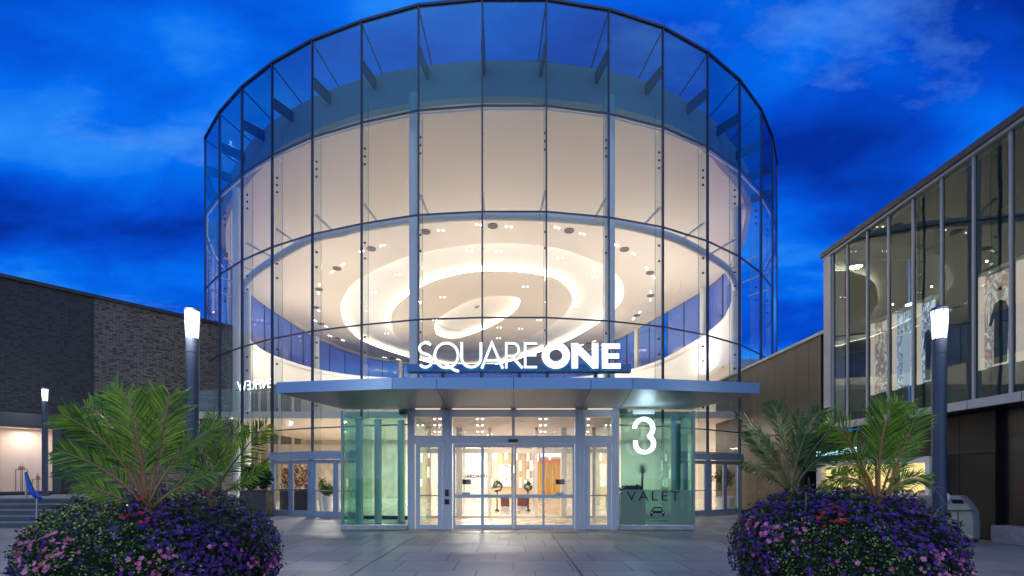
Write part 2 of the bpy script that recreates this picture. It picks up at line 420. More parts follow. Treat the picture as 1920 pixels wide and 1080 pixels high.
k = MB(); k.strip(loop(r1, ZC), loop(rF, ZC), True); k.build('shaded_grey_soffit', M_SHADESOF, rot)
k = MB(); k.strip(loop(rF, ZC), loop(rF, 17.5), True); k.add(loop(rF, 17.5), [tuple(range(NA))]); k.build('roof_fascia', mat('fascia_grey', (.50, .42, .50), .6, 0, .05, .5), rot)
ce = MB(); ce.strip(loop(r1, ZC), loop(r2, ZC), True); ce.strip(loop(r2, ZC), loop(r2, ZS), True)
ce.strip(loop(r2, ZS), loop(r3, ZS), True)
ceil = ce.build('ceiling', M_CEIL, rot)
cv = MB(); cv.strip(loop(r3, ZS), loop(r3, ZS+.03, 1.0, .5), True); cv.strip(loop(r3, ZS+.03, 1.0, .5), loop(r3, ZS+.55, 1.0, .5), True); cv.strip(loop(r3, ZS+.55, 1.0, .5), loop(r4, ZS+.46, .85), True); cv.strip(loop(r4, ZS+.46, .85), loop(r4, ZS+.46, .5), True)
cv.build('cove', M_COVE, ceil, smooth=False)
di = MB(); di.strip(loop(r4, ZS), loop(r5, ZS), True); di.strip(loop(r4, ZS), loop(r4, ZS+.16), True); di.strip(loop(r4, ZS+.16), loop(r5, ZS+.16), True); di.strip(loop(r5, ZS), loop(r5, ZS+.16), True)
di.build('floating_disc', M_CEIL, ceil)
le = MB(); le.tube([(x, y, z) for x, y, z in loop(r4, ZS+.25, 1.0, -.26)], .04, 6, closed=True); le.build('cove_light', E_LED, ceil)
le = MB(); le.tube([(x, y, z) for x, y, z in loop(r3, ZS+.16, 1.0, .28)], .03, 6, closed=True); le.build('outer_cove_fill', E_COVE_FILL, ceil)  # added second strip, brightens the far side of the cove
sm = MB(); sm.strip(loop(r5, ZS+.16, 1.14, .4), loop(r5, ZS+.5, 1.14, .4), True); sm.strip(loop(r5, ZS+.5, 1.14, .4), loop(r5, ZS+.5, .05), True)
sm.build('small_cove', M_COVE, ceil)
le = MB(); le.tube([(x, y, z) for x, y, z in loop(r5, ZS+.25, 1.0, .22)], .04, 6, closed=True); le.build('small_cove_light', E_LED, ceil)
# speakers and spots
for (x, y) in [(924,423),(798,434),(696,466),(632,503),(598,542),(592,576),(602,607),(632,634),(1067,432),(1171,467),(1219,511),(1220,554),(1194,591),(1103,643),(735,672)]:
    c = PZ(x, y, ZS); k = MB(); k.lathe((c.x, c.y, ZS-.05), [(.30,.05),(.30,.0),(.24,-.01),(.22,.02),(.09,.02),(.08,-.01)], 18)
    so = k.build('ceiling_speaker', mat('speaker_grey', (.16, .14, .12), .5), ceil)
    k = MB(); a0 = math.atan2(c.y-cc[1], c.x-cc[0])+math.pi/2
    for q in (-.95, -.7, .8, 1.1):
        k.lathe((c.x+q*math.cos(a0), c.y+q*math.sin(a0), ZS-.03), [(.055,0),(.055,.02)], 10)
    k.build('downlight', E_SPOT, so)
for (x, y) in [(745,515),(880,470),(935,471),(1050,483),(1115,520),(700,548),(690,583),(725,625),(830,557),(985,537),(936,614),(815,600),(1080,575),(976,616),(935,634),(1010,600),(800,640)]:
    c = PZ(x, y, ZS); k = MB()
    for q in (-.16, .16): k.lathe((c.x+q, c.y, ZS-.03), [(.045,0),(.045,.02)], 8)
    k.build('downlight', E_SPOT, ceil)
# ring beam
ZR = 11.75
RP = [(905,405),(785,411),(678,427),(641,436),(585,448),(520,483),(473,517),(456,545),(450,585),(455,627),(473,646),(507,667),(587,693),(673,707),(800,714),(905,716),(1040,713),(1157,700),(1233,680),(1300,645),(1350,609),(1372,578),(1380,545),(1367,510),(1333,483),(1267,448),(1193,427),(1142,418),(1024,407)]
ringc = catmull([tuple(PZ(x, y, ZR)) for x, y in RP], 6)
k = MB(); k.tube(ringc, .17, 12, closed=True); k.build('ring_beam', M_WHITE, rot, smooth=True)
# clerestory glass + posts behind, from ring to ceiling
far = [(cc[0]+a*math.cos(2*math.pi*j/NA), cc[1]+a*math.sin(2*math.pi*j/NA)) for j, a in enumerate(r1)]
fi = [j for j in range(NA) if far[j][1] > 30]
cl_ = MB(); pm = MB()
for a, b in zip(fi[:-1], fi[1:]):
    if b != a+1: continue
    cl_.add([(*far[a],ZR-1),(*far[b],ZR-1),(*far[b],ZC),(*far[a],ZC)], [(0,1,2,3)])
for j in fi[::3]: pm.box((far[j][0]-.04, far[j][1]-.04, ZR-1), (far[j][0]+.04, far[j][1]+.04, ZC))
co_ = cl_.build('clerestory_glass', G_FAR, rot); pm.build('clerestory_post', M_NAVY, co_)
# bulkhead + lower walls following the ring oval
wl = [p for p in ringc]
back_seq = sorted([p for p in wl if p[1] > 27], key=lambda p: math.atan2(p[0]-cc[0], p[1]-30))
bk = MB(); bk.strip([(p[0]*1.005, p[1]+.1, 8.7) for p in back_seq], [(p[0]*1.005, p[1]+.1, ZR-.05) for p in back_seq]); bk.build('bulkhead', M_WHITE, rot, smooth=False)
low = [(p[0]*.995, min(p[1], 37.0)) for p in back_seq]
lw = MB(); acc = 0; seg = []
for a, b in zip(low[:-1], low[1:]):
    L = math.hypot(b[0]-a[0], b[1]-a[1])
    mi = 0
    if a[0] < -16.3: mi = 1
    elif a[0] < -9.5: mi = 2 if int(abs(a[0])*.6) % 2 else 0
    lw.add([(*a,3.6),(*b,3.6),(*b,8.7),(*a,8.7)], [(0,1,2,3)], mi)
    lw.add([(*a,0),(*b,0),(*b,3.6),(*a,3.6)], [(0,1,2,3)], 0 if a[0] > -9 else 2)
lw.strip([(*p, 8.7) for p in low], [(p[0]*1.005, p[1]+.1, 8.7) for p in back_seq])
lw.build('inner_wall', [M_CREAM, M_BROWN, M_MARBLE], rot)
k = MB()
for j in range(0, len(low)-1, 2):
    if low[j][0] < -14: k.box((low[j][0]-.0, low[j][1]-.22, 0), (low[j][0]+.16, low[j][1]-.1, 8.7))
for a, b in zip(low[:-1], low[1:]): k.obox(a, b, 0, .3, 3.5, 4.1)
k.build('wall_trim', M_CREAM, rot)
# balustrade on upper floor
k = MB()
for a, b in zip(low[:-1], low[1:]):
    k.obox((a[0]*.97, a[1]-.8), (b[0]*.97, b[1]-.8), 0, .04, 5.05, 5.12); 
k.build('balustrade_rail', M_STEEL, rot)
k = MB(); ff = [p+inward(p)*.1 for p in full]
k.add([(p.x, p.y, .012) for p in ff]+[(18, 50, .012), (-19, 50, .012)], [tuple(range(len(ff)+2))]); k.build('hall_floor', M_FLOORIN, rot)
# columns
def column(px, dd, r, z1, z0=0.0, m=M_WHITE):
    c = P(px, HY, dd); k = MB(); k.lathe((c.x, c.y, 0), [(r, z0), (r, z1)], 24); k.build('column', m, rot, smooth=False)
column(776.5, 18.45, .185, ZC, 3.5); column(1143, 18.6, .20, ZC, 3.5); column(444.5, 24.4, .20, ZC); column(462.5, 26.4, .21, ZR)
column(1381, 26.2, .25, ZC); column(593, 50, .30, ZC); column(750, 60, .30, ZC); column(1195, 47.5, .30, ZC); column(1319, 37, .26, ZC)
# lights in the hall; the upward ones are added fill for the ceiling
for (x, y) in [(905,440),(640,470),(1190,450),(560,540),(1290,500),(700,600),(1120,590)]:
    c = PZ(x, y+10, 16.3); area_light('added_ceiling_fill', (c.x, c.y, 9.0), 1.4, 270, WARM, down=False, parent=rot)
for (x, y) in [(905,490),(700,560),(1120,540),(905,640)]:
    c = PZ(x, y, 16.3); area_light('hall_downlight', (c.x, c.y, 15.9), .7, 520, WARM, parent=rot)

# -- side double doors in the rotunda wall
def door_leaf(a, b, z1, hinge_left):
    """one aluminium leaf between plan points a and b"""
    t = (b-a).normalized(); n = Vector((t.y, -t.x)); fr = MB(); s = .11
    fr.obox(a, a+t*s, 0, .07, 0.02, z1); fr.obox(b-t*s, b, 0, .07, .02, z1)
    fr.obox(a+t*s, b-t*s, 0, .066, .02, .22); fr.obox(a+t*s, b-t*s, 0, .066, z1-.14, z1)
    o = fr.build('door_leaf', M_FRAMEB, rot)
    k = MB(); p, q = a+t*s, b-t*s; k.add([(p.x,p.y,.22),(q.x,q.y,.22),(q.x,q.y,z1-.14),(p.x,p.y,z1-.14)], [(0,1,2,3)]); k.build('door_glass', G_DOOR, o)
    k = MB(); e = n*.09; k.tube([(p.x+e.x,p.y+e.y,1.02),(q.x+e.x,q.y+e.y,1.02)], .018, 6)
    k.build('push_bar', M_STEEL, o)
    return o
for i in (3, 4, 10, 11):
    a, b = full[I0+i], full[I0+i+1]; t = (b-a).normalized(); m_ = (a+b)/2
    door_leaf(a+t*.1, m_-t*.012, 2.22, True); door_leaf(m_+t*.012, b-t*.1, 2.22, False)
    k = MB(); k.obox(a, b, .03, .22, 2.25, 2.5, off=-.04); k.obox(a, b, .03, .18, 2.52, 2.56, off=-.06); k.build('door_header', M_FRAMEB, rot)
    for u_, w_ in ((a, a+t*.1), (b-t*.1, b)): k = MB(); k.obox(u_, w_, 0, .12, 0, 2.25); k.build('door_jamb', M_FRAMEB, rot)

# ================================================================== entrance vestibule
DV = 14.17; K = DV/F
def X(px): return (px-CX)*K
def Z(py): return EYE+(HY-py)*K
ves = thing('entrance_vestibule', 'projecting entrance lobby with sliding glass doors between two narrow doors', 'entrance', (0, DV, 0))
fr = MB()
for a, b in ((765, 778), (830, 848), (1078, 1097), (1147, 1160)): fr.box((X(a), DV-.07, 0), (X(b), DV+.12, Z(768)))
fr.box((X(778), DV-.06, Z(782)), (X(1147), DV+.1, Z(775)))
for a, b in ((778, 830), (848, 1078), (1097, 1147)): fr.box((X(a), DV-.06, Z(832)), (X(b), DV+.1, Z(817)))
fr.box((X(960), DV-.05, Z(817)), (X(965), DV+.09, Z(782)))
fr.box((X(765), DV-.05, Z(775)), (X(1160), DV+.05, Z(768)))
for x in (768.5, 774, 835, 842, 1083, 1091, 1151, 1156): fr.box((X(x)-.006, DV-.085, 0), (X(x)+.006, DV-.07, Z(768)))
fr.build('door_frame', M_FRAME, ves)
for a, b in ((778, 830), (848, 960), (965, 1078), (1097, 1147)):
    k = MB(); k.add([(X(a), DV, Z(817)), (X(b), DV, Z(817)), (X(b), DV, Z(782)), (X(a), DV, Z(782))], [(0,1,2,3)]); k.build('transom_window', G_DOOR, ves)
def leaf(a, b, dy, rail, side=5, top=Z(835), kind='sliding_door'):
    k = MB(); y0, y1 = DV+dy-.025, DV+dy+.025; zt = Z(832.5); w_ = side*K
    k.box((X(a), y0, .02), (X(a)+w_, y1, zt)); k.box((X(b)-w_, y0, .02), (X(b), y1, zt))
    k.box((X(a)+w_, y0, .02), (X(b)-w_, y1, .14)); k.box((X(a)+w_, y0, top-.06), (X(b)-w_, y1, zt))
    if rail: k.box((X(a)+w_, y0, Z(933.5)), (X(b)-w_, y1, Z(927)))
    o = k.build(kind, M_FRAME, ves)
    k = MB(); k.add([(X(a)+w_, DV+dy, .14), (X(b)-w_, DV+dy, .14), (X(b)-w_, DV+dy, top-.06), (X(a)+w_, DV+dy, top-.06)], [(0,1,2,3)]); k.build('door_glass', G_DOOR, o)
    return o
sl = [leaf(850, 906, .0, True, 4), leaf(903, 963, .07, True, 4), leaf(964, 1021, .07, True, 4), leaf(1017, 1077, .0, True, 4)]
nd = [leaf(780, 829, .0, False, 8, kind='swing_door'), leaf(1098, 1146, .0, False, 8, kind='swing_door')]
for o, (a, b) in zip(nd, ((788, 821), (1106, 1138))):
    k = MB(); k.tube([(X(a), DV-.07, 1.0), (X(b), DV-.07, 1.0)], .016, 8); k.build('push_bar', M_STEEL, o)
k = MB(); k.box((X(953), DV-.12, Z(829)), (X(971), DV-.06, Z(824))); k.build('motion_sensor', M_BLACK, ves)
k = MB(); k.box((X(835.5), DV-.11, Z(930)), (X(842), DV-.07, Z(918))); k.box((X(834.5), DV-.12, Z(945)), (X(843), DV-.07, Z(936))); k.build('card_reader', M_BLACK, ves)
for o, x in ((sl[0], 875), (sl[3], 1050)):
    k = MB(); k.box((X(x-8), DV-.03, Z(908)), (X(x+8), DV-.026, Z(899))); st = k.build('door_sticker', mat('maroon_sticker', (.10, .025, .02), .5), o)
    k = MB()
    for q in (901, 904.5): k.box((X(x-1), DV-.034, Z(q+1.2)), (X(x+7), DV-.031, Z(q)))
    k.build('sticker_stripe', M_WHITE, st)
    k = MB(); k.box((X(x-8), DV-.05, Z(927)), (X(x+6), DV-.026, Z(923))); k.build('door_plate', M_STEEL, o)
    k = MB()
    for j in range(7): k.box((X(x-9+j*2.6), DV-.03, Z(980.5)), (X(x-7.6+j*2.6), DV-.027, Z(979)))
    k.build('safety_dots', M_BLACK, o)
# vestibule shell: side glass, ceiling, roof and the inner screen at the drum line
k = MB(); k.box((X(765)-.3, DV+.15, 3.4), (X(1160)+.3, 21.0, 3.55)); k.build('vestibule_ceiling', mat('lobby_ceiling', (.66, .56, .50), .7), ves)
for x, m_ in ((X(771), 0), (X(1154), 0)):
    k = MB(); k.add([(x, DV+.1, 0), (x, 17.4, 0), (x, 17.4, 3.4), (x, DV+.1, 3.4)], [(0,1,2,3)]); k.build('side_glass', G_GREEN, ves)
k = MB(); DI = 18.2
def XI(px): return (px-CX)*DI/F
for a, b in ((800, 808), (856, 867), (916, 921), (1003, 1008), (1052, 1062), (1110, 1116)): k.box((XI(a), DI-.08, 0), (XI(b), DI+.08, 3.4))
for a, b in ((867, 916), (921, 1003), (1008, 1052), (808, 856), (1062, 1110)): k.box((XI(a), DI-.05, 2.45), (XI(b), DI+.05, 2.62)); k.box((XI(a), DI-.05, 0.013), (XI(b), DI+.05, .10))
k.build('inner_screen', M_CREAM, ves)
for px in (820, 900, 1018, 1098):
    for y_ in (15.4, 17.2, 19.6):
        c = ((px-CX)*y_/F, y_); k = MB()
        for q in (-.09, .09): k.lathe((c[0]+q, c[1], 3.375), [(.032,0),(.032,.02)], 10)
        k.build('recessed_spot', E_SPOT, ves)
area_light('lobby_light', (0, 15.9, 3.36), 1.0, 170, WARM, parent=ves); area_light('lobby_light', (0, 19.6, 3.36), 1.0, 170, WARM, parent=ves)
k = MB(); k.box((-15.6, 23.5, 4.42), (11.2, 36.9, 4.75)); k.build('upper_floor_slab', M_CREAM, rot)
k = MB(); k.box((-15.6, 23.46, 4.80), (11.2, 23.48, 5.75)); k.build('balustrade_glass', G_FIN, rot)
k = MB(); k.tube([(-15.6, 23.47, 5.78), (11.2, 23.47, 5.78)], .03, 6); k.build('handrail', M_STEEL, rot)
for q_ in ((-10, 26), (-1.5, 25), (-1.5, 31), (7, 27), (9, 33), (-9, 33), (-3, 34.5)): area_light('mall_light', (q_[0], q_[1], 4.40), .7, 380, WARM, parent=rot)
k = MB(); k.box((-3.0, DV+.12, .010), (3.1, 20, .018)); k.build('lobby_mat', mat('beige_floor', (.52, .42, .32), .25, 0, .1, 2), ves)

# glass wind screens either side
def windscreen(pa, pb, label):
    s = thing('glass_windscreen', label, 'glass screen', ((X(pa)+X(pb))/2, DV-.1, 0)); y = DV-.12
    k = MB(); k.add([(X(pa)+.02, y, .12), (X(pb)-.02, y, .12), (X(pb)-.02, y, 3.44), (X(pa)+.02, y, 3.44)], [(0,1,2,3)]); k.build('glass_pane', G_GREEN if pa < CX else G_TEAL, s)
    k = MB(); k.box((X(pa)-.02, y-.09, 0.005), (X(pb)+.02, y+.09, .16)); k.build('base_rail', M_STEEL, s, bevel=.012)
    k = MB(); q = pa if pa < CX else pb; k.box((X(q)-.035, y-.05, .16), (X(q)+.035, y+.05, 3.46)); k.build('end_post', mat('green_post', (.25, .38, .36), .3, .4), s)
    k = MB(); k.add([(X(q), y+.06, .02), (X(q), y+3.0, .02), (X(q), y+3.0, 3.4), (X(q), y+.06, 3.4)], [(0,1,2,3)]); k.build('return_pane', G_GREEN, s)
    return s
wsl = windscreen(645, 764, 'green tinted glass screen left of the doors with a steel base')
wsr = windscreen(1161, 1297, 'green tinted glass screen right of the doors printed with VALET')
for px, dd in ((674, 15.6), (709, 16.2), (752, 16.6)):
    c = P(px, HY, dd); k = MB(); k.lathe((c.x, c.y, 0.02), [(.12, 0), (.12, 3.46)], 16); k.build('support_post', M_WHITE, wsl, smooth=False)
for px, dd in ((1282-15, 15.2),):
    c = P(px, HY, dd); k = MB(); k.lathe((c.x, c.y, 0.02), [(.14, 0), (.14, 3.46)], 16); k.build('support_post', M_WHITE, wsr, smooth=False)
# VALET film
yv = DV-.14
k = MB(); k.box((X(1163), yv-.004, Z(984)), (X(1296), yv-.001, Z(918)))
film = k.build('frosted_film', glass('frosted_film', (.62, .82, .70), .3, film=(.55, .68, .58), filmf=.38), wsr)
RX = Matrix.Rotation(R(90), 4, 'X')
put_text('valet_lettering', 'VALET', .40, Matrix.Translation((X(1222), yv-.012, Z(930.5))) @ RX @ Matrix.Diagonal((1.12, 1, 1, 1)), M_BLACK, film, .004, 1.28)
cxx, cz0 = X(1229.5), Z(967)
car = MB()
def prism_xz(mb, pts, y0, y1):
    n = len(pts); mb.add([(x, y0, z) for x, z in pts]+[(x, y1, z) for x, z in pts],
        [tuple(range(n)), tuple(range(2*n-1, n-1, -1))]+[(i, n+i, n+(i+1) % n, (i+1) % n) for i in range(n)])
y0, y1 = yv-.014, yv-.008
for pts in ([(-.21,.03),(.21,.03),(.21,.13),(.17,.17),(-.17,.17),(-.21,.13)],):
    prism_xz(car, [(cxx+a, cz0+b) for a, b in [(-.21,.04),(-.13,.04),(-.13,.08),(.13,.08),(.13,.04),(.21,.04),(.21,.125),(.17,.155),(-.17,.155),(-.21,.125)]], y0, y1)
for a, b in (((-.17,.155),(-.12,.25)), ((.17,.155),(.12,.25))):
    dx = .018*(1 if a[0] < 0 else -1)
    prism_xz(car, [(cxx+a[0], cz0+a[1]), (cxx+a[0]+2*dx, cz0+a[1]), (cxx+b[0]+2*dx, cz0+b[1]), (cxx+b[0], cz0+b[1])], y0, y1)
prism_xz(car, [(cxx-.13, cz0+.235), (cxx+.13, cz0+.235), (cxx+.11, cz0+.265), (cxx-.11, cz0+.265)], y0, y1)
for s_ in (-1, 1): prism_xz(car, [(cxx+s_*.20, cz0), (cxx+s_*.14, cz0), (cxx+s_*.14, cz0+.04), (cxx+s_*.20, cz0+.04)], y0, y1)
car.build('car_icon', M_BLACK, film)
k = MB()
for s_ in (-1, 1): k.box((cxx+s_*.16-.022, yv-.018, cz0+.09), (cxx+s_*.16+.022, yv-.0145, cz0+.125))
k.build('car_icon_headlight', M_WHITE, film)
k = MB()
for j in range(16): k.box((cxx-.30+j*.038, yv-.012, Z(976.6)), (cxx-.275+j*.038, yv-.009, Z(975.2)))
k.build('fine_print', M_BLACK, film)

# ================================================================== canopy
can = thing('entrance_canopy', 'faceted blue metal canopy projecting over the entrance doors', 'canopy', (0, 12.6, 3.5))
DC = 10.8; zb, zt = 3.5, 3.752
fpts = [P(517,HY,11.34), P(735,HY,10.8), P(819,HY,10.8), P(963,HY,10.8), P(1108,HY,10.8), P(1187,HY,10.8), P(1425,HY,11.4)]
bpts = [P(643,HY,14.09), P(762,HY,14.09), P(840,HY,14.09), P(963,HY,14.09), P(1090,HY,14.09), P(1161,HY,14.09), P(1298,HY,14.09)]
for j in range(6):
    a, b, c, e = fpts[j], fpts[j+1], bpts[j+1], bpts[j]
    t = (b-a).normalized()*.007; t2 = (c-e).normalized()*.007
    k = MB(); k.obox(a+t, b-t, 0, .03, zb, zt, off=.02); k.build('fascia_panel', M_FASCIA, can)
    k = MB(); A = [a+t+Vector((0,.05,0)), b-t+Vector((0,.05,0)), c-t2, e+t2]
    k.add([(q.x,q.y,zb+.012) for q in A]+[(q.x,q.y,zb+.03) for q in A], [(0,1,2,3),(7,6,5,4),(0,4,5,1),(1,5,6,2),(2,6,7,3),(3,7,4,0)]); k.build('soffit_panel', M_SOFFIT, can)
k = MB(); core = [p+Vector((0,.06,0)) for p in fpts]+bpts[::-1]+[]
n_ = len(core); k.add([(q.x,q.y,zb+.035) for q in core]+[(q.x,q.y,zt-.01) for q in core], [tuple(range(n_))[::-1], tuple(range(n_, 2*n_))]+[(i,(i+1)%n_,n_+(i+1)%n_,n_+i) for i in range(n_)])
k.build('canopy_core', M_BLACK, can)
k = MB(); k.box((X(740), 14.0, 3.56), (X(1185), 17.3, zt-.02)); k.build('canopy_roof', M_SOFFIT, can)
for a, b in ((782, 828), (850, 958), (968, 1076), (1100, 1145)):
    k = MB(); k.box((X(a), 13.86, zb-.012), (X(b), 13.98, zb+.006)); k.build('soffit_light', E_STRIP, can)

# ------------------------------------------------------------------ big storefront letters
SD = 11.5
def SX(zx): return (740+zx/4.174-CX)*SD/F
def SZ(zy): return EYE+(HY-(620+zy/4.174))*SD/F
sign = thing('storefront_sign', 'large glowing white SQUARE ONE letters standing on a blue bar above the canopy', 'sign', (SX(975), SD, zt))
SY0, SY1 = SD-.16, SD-.05
def ribbon(mb, pts, wd, closed=False):
    """flat stroked path in letter pixels, extruded"""
    pts = [Vector((SX(a), SZ(b))) for a, b in pts]; h = wd/4.174*SD/F/2; N = len(pts); L = []; Rr = []
    for i, p in enumerate(pts):
        a = pts[(i-1) % N] if closed or i else None; b = pts[(i+1) % N] if closed or i < N-1 else None
        t1 = (p-a).normalized() if a is not None else None; t2 = (b-p).normalized() if b is not None else None
        if t1 is None: t1 = t2
        if t2 is None: t2 = t1
        n1_ = Vector((-t1.y, t1.x)); n2_ = Vector((-t2.y, t2.x)); n = (n1_+n2_)
        n = n.normalized() if n.length > 1e-6 else n1_
        s = h/max(.45, n.dot(n1_)); L.append(p+n*s); Rr.append(p-n*s)
    o = len(mb.v)
    for y in (SY0, SY1):
        for q in L: mb.v.append((q.x, y, q.y))
        for q in Rr: mb.v.append((q.x, y, q.y))
    for i in range(N if closed else N-1):
        j = (i+1) % N; l0, l1, r0, r1_ = o+i, o+j, o+N+i, o+N+j; B = 2*N
        mb.f += [(l0,l1,r1_,r0), (l0+B,r0+B,r1_+B,l1+B), (l0,l0+B,l1+B,l1), (r0,r1_,r1_+B,r0+B)]; mb.mi += [0, 1, 2, 2]
    if not closed:
        for i in (0, N-1):
            mb.f.append((o+i, o+N+i, o+N+i+2*N, o+i+2*N)); mb.mi.append(2)
def arc(cx, cy, rx, ry, a0, a1, n=14): return [(cx+rx*math.cos(R(a0+(a1-a0)*i/n)), cy-ry*math.sin(R(a0+(a1-a0)*i/n))) for i in range(n+1)]
LM = [E_LETTER, E_HALO, mat('letter_return', (.10, .16, .24), .3, .5)]
def letter(*strokes):
    mb = MB()
    for pts, wd, cl in strokes: ribbon(mb, pts, wd, cl)
    o = mb.build('sign_letter', LM, sign); return o
TW = 21
letter((arc(252,152,48,42,35,250,14)+arc(250,248,50,50,80,-145,16), TW, False))
letter((arc(412,207,90,95,0,360,40)[:-1], TW, True), ([(392,262),(430,292),(470,318),(508,330)], TW, False))
letter(([(530,105),(530,225)]+arc(604,225,74,72,180,360,20)[1:]+[(678,105)], TW, False))
letter(([(684,308),(762,110),(848,308)], TW, False), ([(715,246),(815,246)], TW*.8, False))
letter(([(874,308),(874,114),(925,114)]+arc(925,163,46,49,90,-90,14)[1:]+[(884,212)], TW*.85, False), ([(915,214),(1000,305)], TW, False))
letter(([(1112,116),(1020,116),(1020,297),(1112,297)], TW*.9, False), ([(1022,206),(1106,206)], TW*.85, False))
letter((arc(1257,208,80,74,0,360,40)[:-1], 58, True))
letter(([(1403,308),(1403,112)], 50, False), ([(1560,112),(1560,308)], 50, False), ([(1400,128),(1563,292)], 58, False))
letter(([(1636,310),(1636,115)], 48, False), ([(1640,136),(1752,136)], 42, False), ([(1640,212),(1745,212)], 40, False), ([(1640,289),(1757,289)], 42, False))
k = MB(); k.box((SX(97), SD-.02, SZ(325)), (SX(1850), SD+.16, SZ(262))); k.build('mounting_bar', mat('sign_bar_blue', (.05, .15, .34), .35, .4, .1), sign, bevel=.01)
k = MB()
for x in (375, 680, 975, 1195, 1575): k.box((SX(x-14), SD+.02, zt-.01), (SX(x+14), SD+.10, SZ(325)))
k.build('support_leg', M_NAVY, sign)
k = MB(); k.lathe((SX(645), SD, zt-.01), [(.05, 0), (.06, .05), (.045, .11)], 10); k.build('spot_fixture', M_WHITE, sign)

# ------------------------------------------------------------------ hanging number 3
D3 = 13.6; k3 = D3/F
def Q(px, py): return ((px-CX)*k3, EYE+(HY-py)*k3)
num = thing('number_sign', 'glowing white number 3 hanging from the canopy by two thin rods', 'sign', (Q(1206,0)[0], D3, 3.5))
path = [Q(*p) for p in ([(1190,803),(1190,799)]+[(1207+17*math.cos(R(a)), 803-17.5*math.sin(R(a))) for a in range(170, -61, -15)]+
        [(1208.5+17*math.cos(R(a)), 832-16*math.sin(R(a))) for a in range(55, -181, -15)]+[(1191.5,826)])]
mb = MB(); h = .054; pts = [Vector(p) for p in path]; N = len(pts); L = []; Rr = []
for i, p in enumerate(pts):
    t = (pts[min(N-1, i+1)]-pts[max(0, i-1)]).normalized(); n = Vector((-t.y, t.x)); L.append(p+n*h); Rr.append(p-n*h)
for y in (D3-.05, D3+.05): mb.v += [(q.x, y, q.y) for q in L]+[(q.x, y, q.y) for q in Rr]
for i in range(N-1):
    B = 2*N; mb.f += [(i,i+1,N+i+1,N+i), (i+B,N+i+B,N+i+1+B,i+1+B), (i,i+B,i+1+B,i+1), (N+i,N+i+1,N+i+1+B,N+i+B)]; mb.mi += [0]*4
mb.build('numeral', glow('numeral_glow', (.85, .97, 1.0), 2.6), num)
k = MB(); a = Q(1185, 776); b = Q(1226, 769); k.box((a[0], D3-.08, a[1]), (b[0], D3+.08, b[1])); k.build('mounting_plate', M_LGREY, num)
k = MB()
for px in (1191, 1221): c = Q(px, 0)[0]; k.tube([(c, D3, Q(0, 776)[1]), (c, D3, Q(0, 800)[1])], .014, 6)
k.build('hanging_rod', M_STEEL, num)
area_light('number_glow', (Q(1206,0)[0], D3-.35, 2.95), .35, 16, (.55, .85, 1.0), down=False, parent=num)

# ================================================================== inside the mall
BW = 36.0; kb = BW/F
def B(px, py=None): return (px-CX)*kb if py is None else EYE+(HY-py)*kb
k = MB(); k.box((B(921), BW, 0), (B(1003), BW+.2, 4.6)); tag(k.build('feature_wall', M_TAN), 'tan feature wall behind the hanging tube lights', 'wall')
k = MB(); k.box((B(873), BW-3, 0), (B(914), BW-2.8, 3.3)); so = k.build('shop_hoarding', mat('white_hoarding', (.80, .76, .70), .6)); tag(so, 'cream shop front with black MARCIANO lettering seen through the sliding doors', 'shop front')
put_text('shop_lettering', 'MARCIANO', .28*1.05, Matrix.Translation(((891-CX)*(BW-3)/F, BW-3.02, EYE+(HY-893)*(BW-3)/F)) @ RX @ Matrix.Diagonal((1.0, 1, 1, 1)), M_BLACK, so, .01, 1.1, .008)
def art_mat():
    m = bpy.data.materials.new('floral_print'); m.use_nodes = True; t = NT(m.node_tree); co = t.n('TexCoord').outputs['Object']
    vo = t.n('TexVoronoi', {'Vector': co, 'Scale': 4.2}); nz = t.n('TexNoise', {'Vector': co, 'Scale': 1.6, 'Detail': 3})
    f = t.n('MapRange', {0: vo.outputs['Distance'], 1: .22, 2: .30}).outputs[0]
    c = t.mix(f, (.75, .10, .05), (.85, .80, .74)); c = t.mix(t.n('MapRange', {0: nz.outputs[0], 1: .5, 2: .6}).outputs[0], c, (.88, .84, .78))
    t.n('OutputMaterial', {0: t.n('BsdfPrincipled', {'Base Color': c, 'Roughness': .6}).outputs[0]}); return m
k = MB(); k.box((B(935), BW-.10, B(0,912)), (B(958), BW-.04, B(0,870))); art = k.build('wall_picture', art_mat()); tag(art, 'white picture with red flowers hung on the tan wall', 'picture')
# fashion window with yellow curtain
k = MB()
n_ = 40
xs_ = [B(1007)+(B(1048)-B(1007))*i/n_ for i in range(n_+1)]
k.strip([(x, BW-1.0+.06*math.sin(i*1.9), .3) for i, x in enumerate(xs_)], [(x, BW-1.0+.06*math.sin(i*1.9), 2.65) for i, x in enumerate(xs_)])
cur = k.build('shop_curtain', mat('yellow_drape', (.80, .42, .08), .6, 0, .35, 3, stretch=(6, 6, .4)), None, smooth=True); tag(cur, 'yellow orange drape hanging in a shop window right of the tube lights', 'curtain')
k = MB(); k.box((B(1006), BW-1.1, 2.65), (B(1049), BW-.9, 2.9)); k.build('pelmet', mat('orange_pelmet', (.72, .14, .05), .6), cur)
k = MB(); k.box((B(1012), BW-1.3, 3.05), (B(1052), BW-1.2, 3.35)); sl_ = k.build('shop_light_box', glow('shop_light', (1, .95, .85), 2.2)); tag(sl_, 'long white light box glowing above the yellow drape', 'light')
# ground floor shopfront columns
for j, px in enumerate((860, 868, 918, 1003, 1056, 1066)):
    k = MB(); dd = 27+(j % 3)*2; c = P(px, HY, dd); k.box((c.x-.14, dd-.2, .014), (c.x+.14, dd+.2, 4.3)); o = k.build('shop_pilaster', M_MARBLE)
    tag(o, 'square stone pilaster inside the mall, %s from the left behind the sliding doors' % ORD[j], 'pilaster', group='pilasters inside the mall')
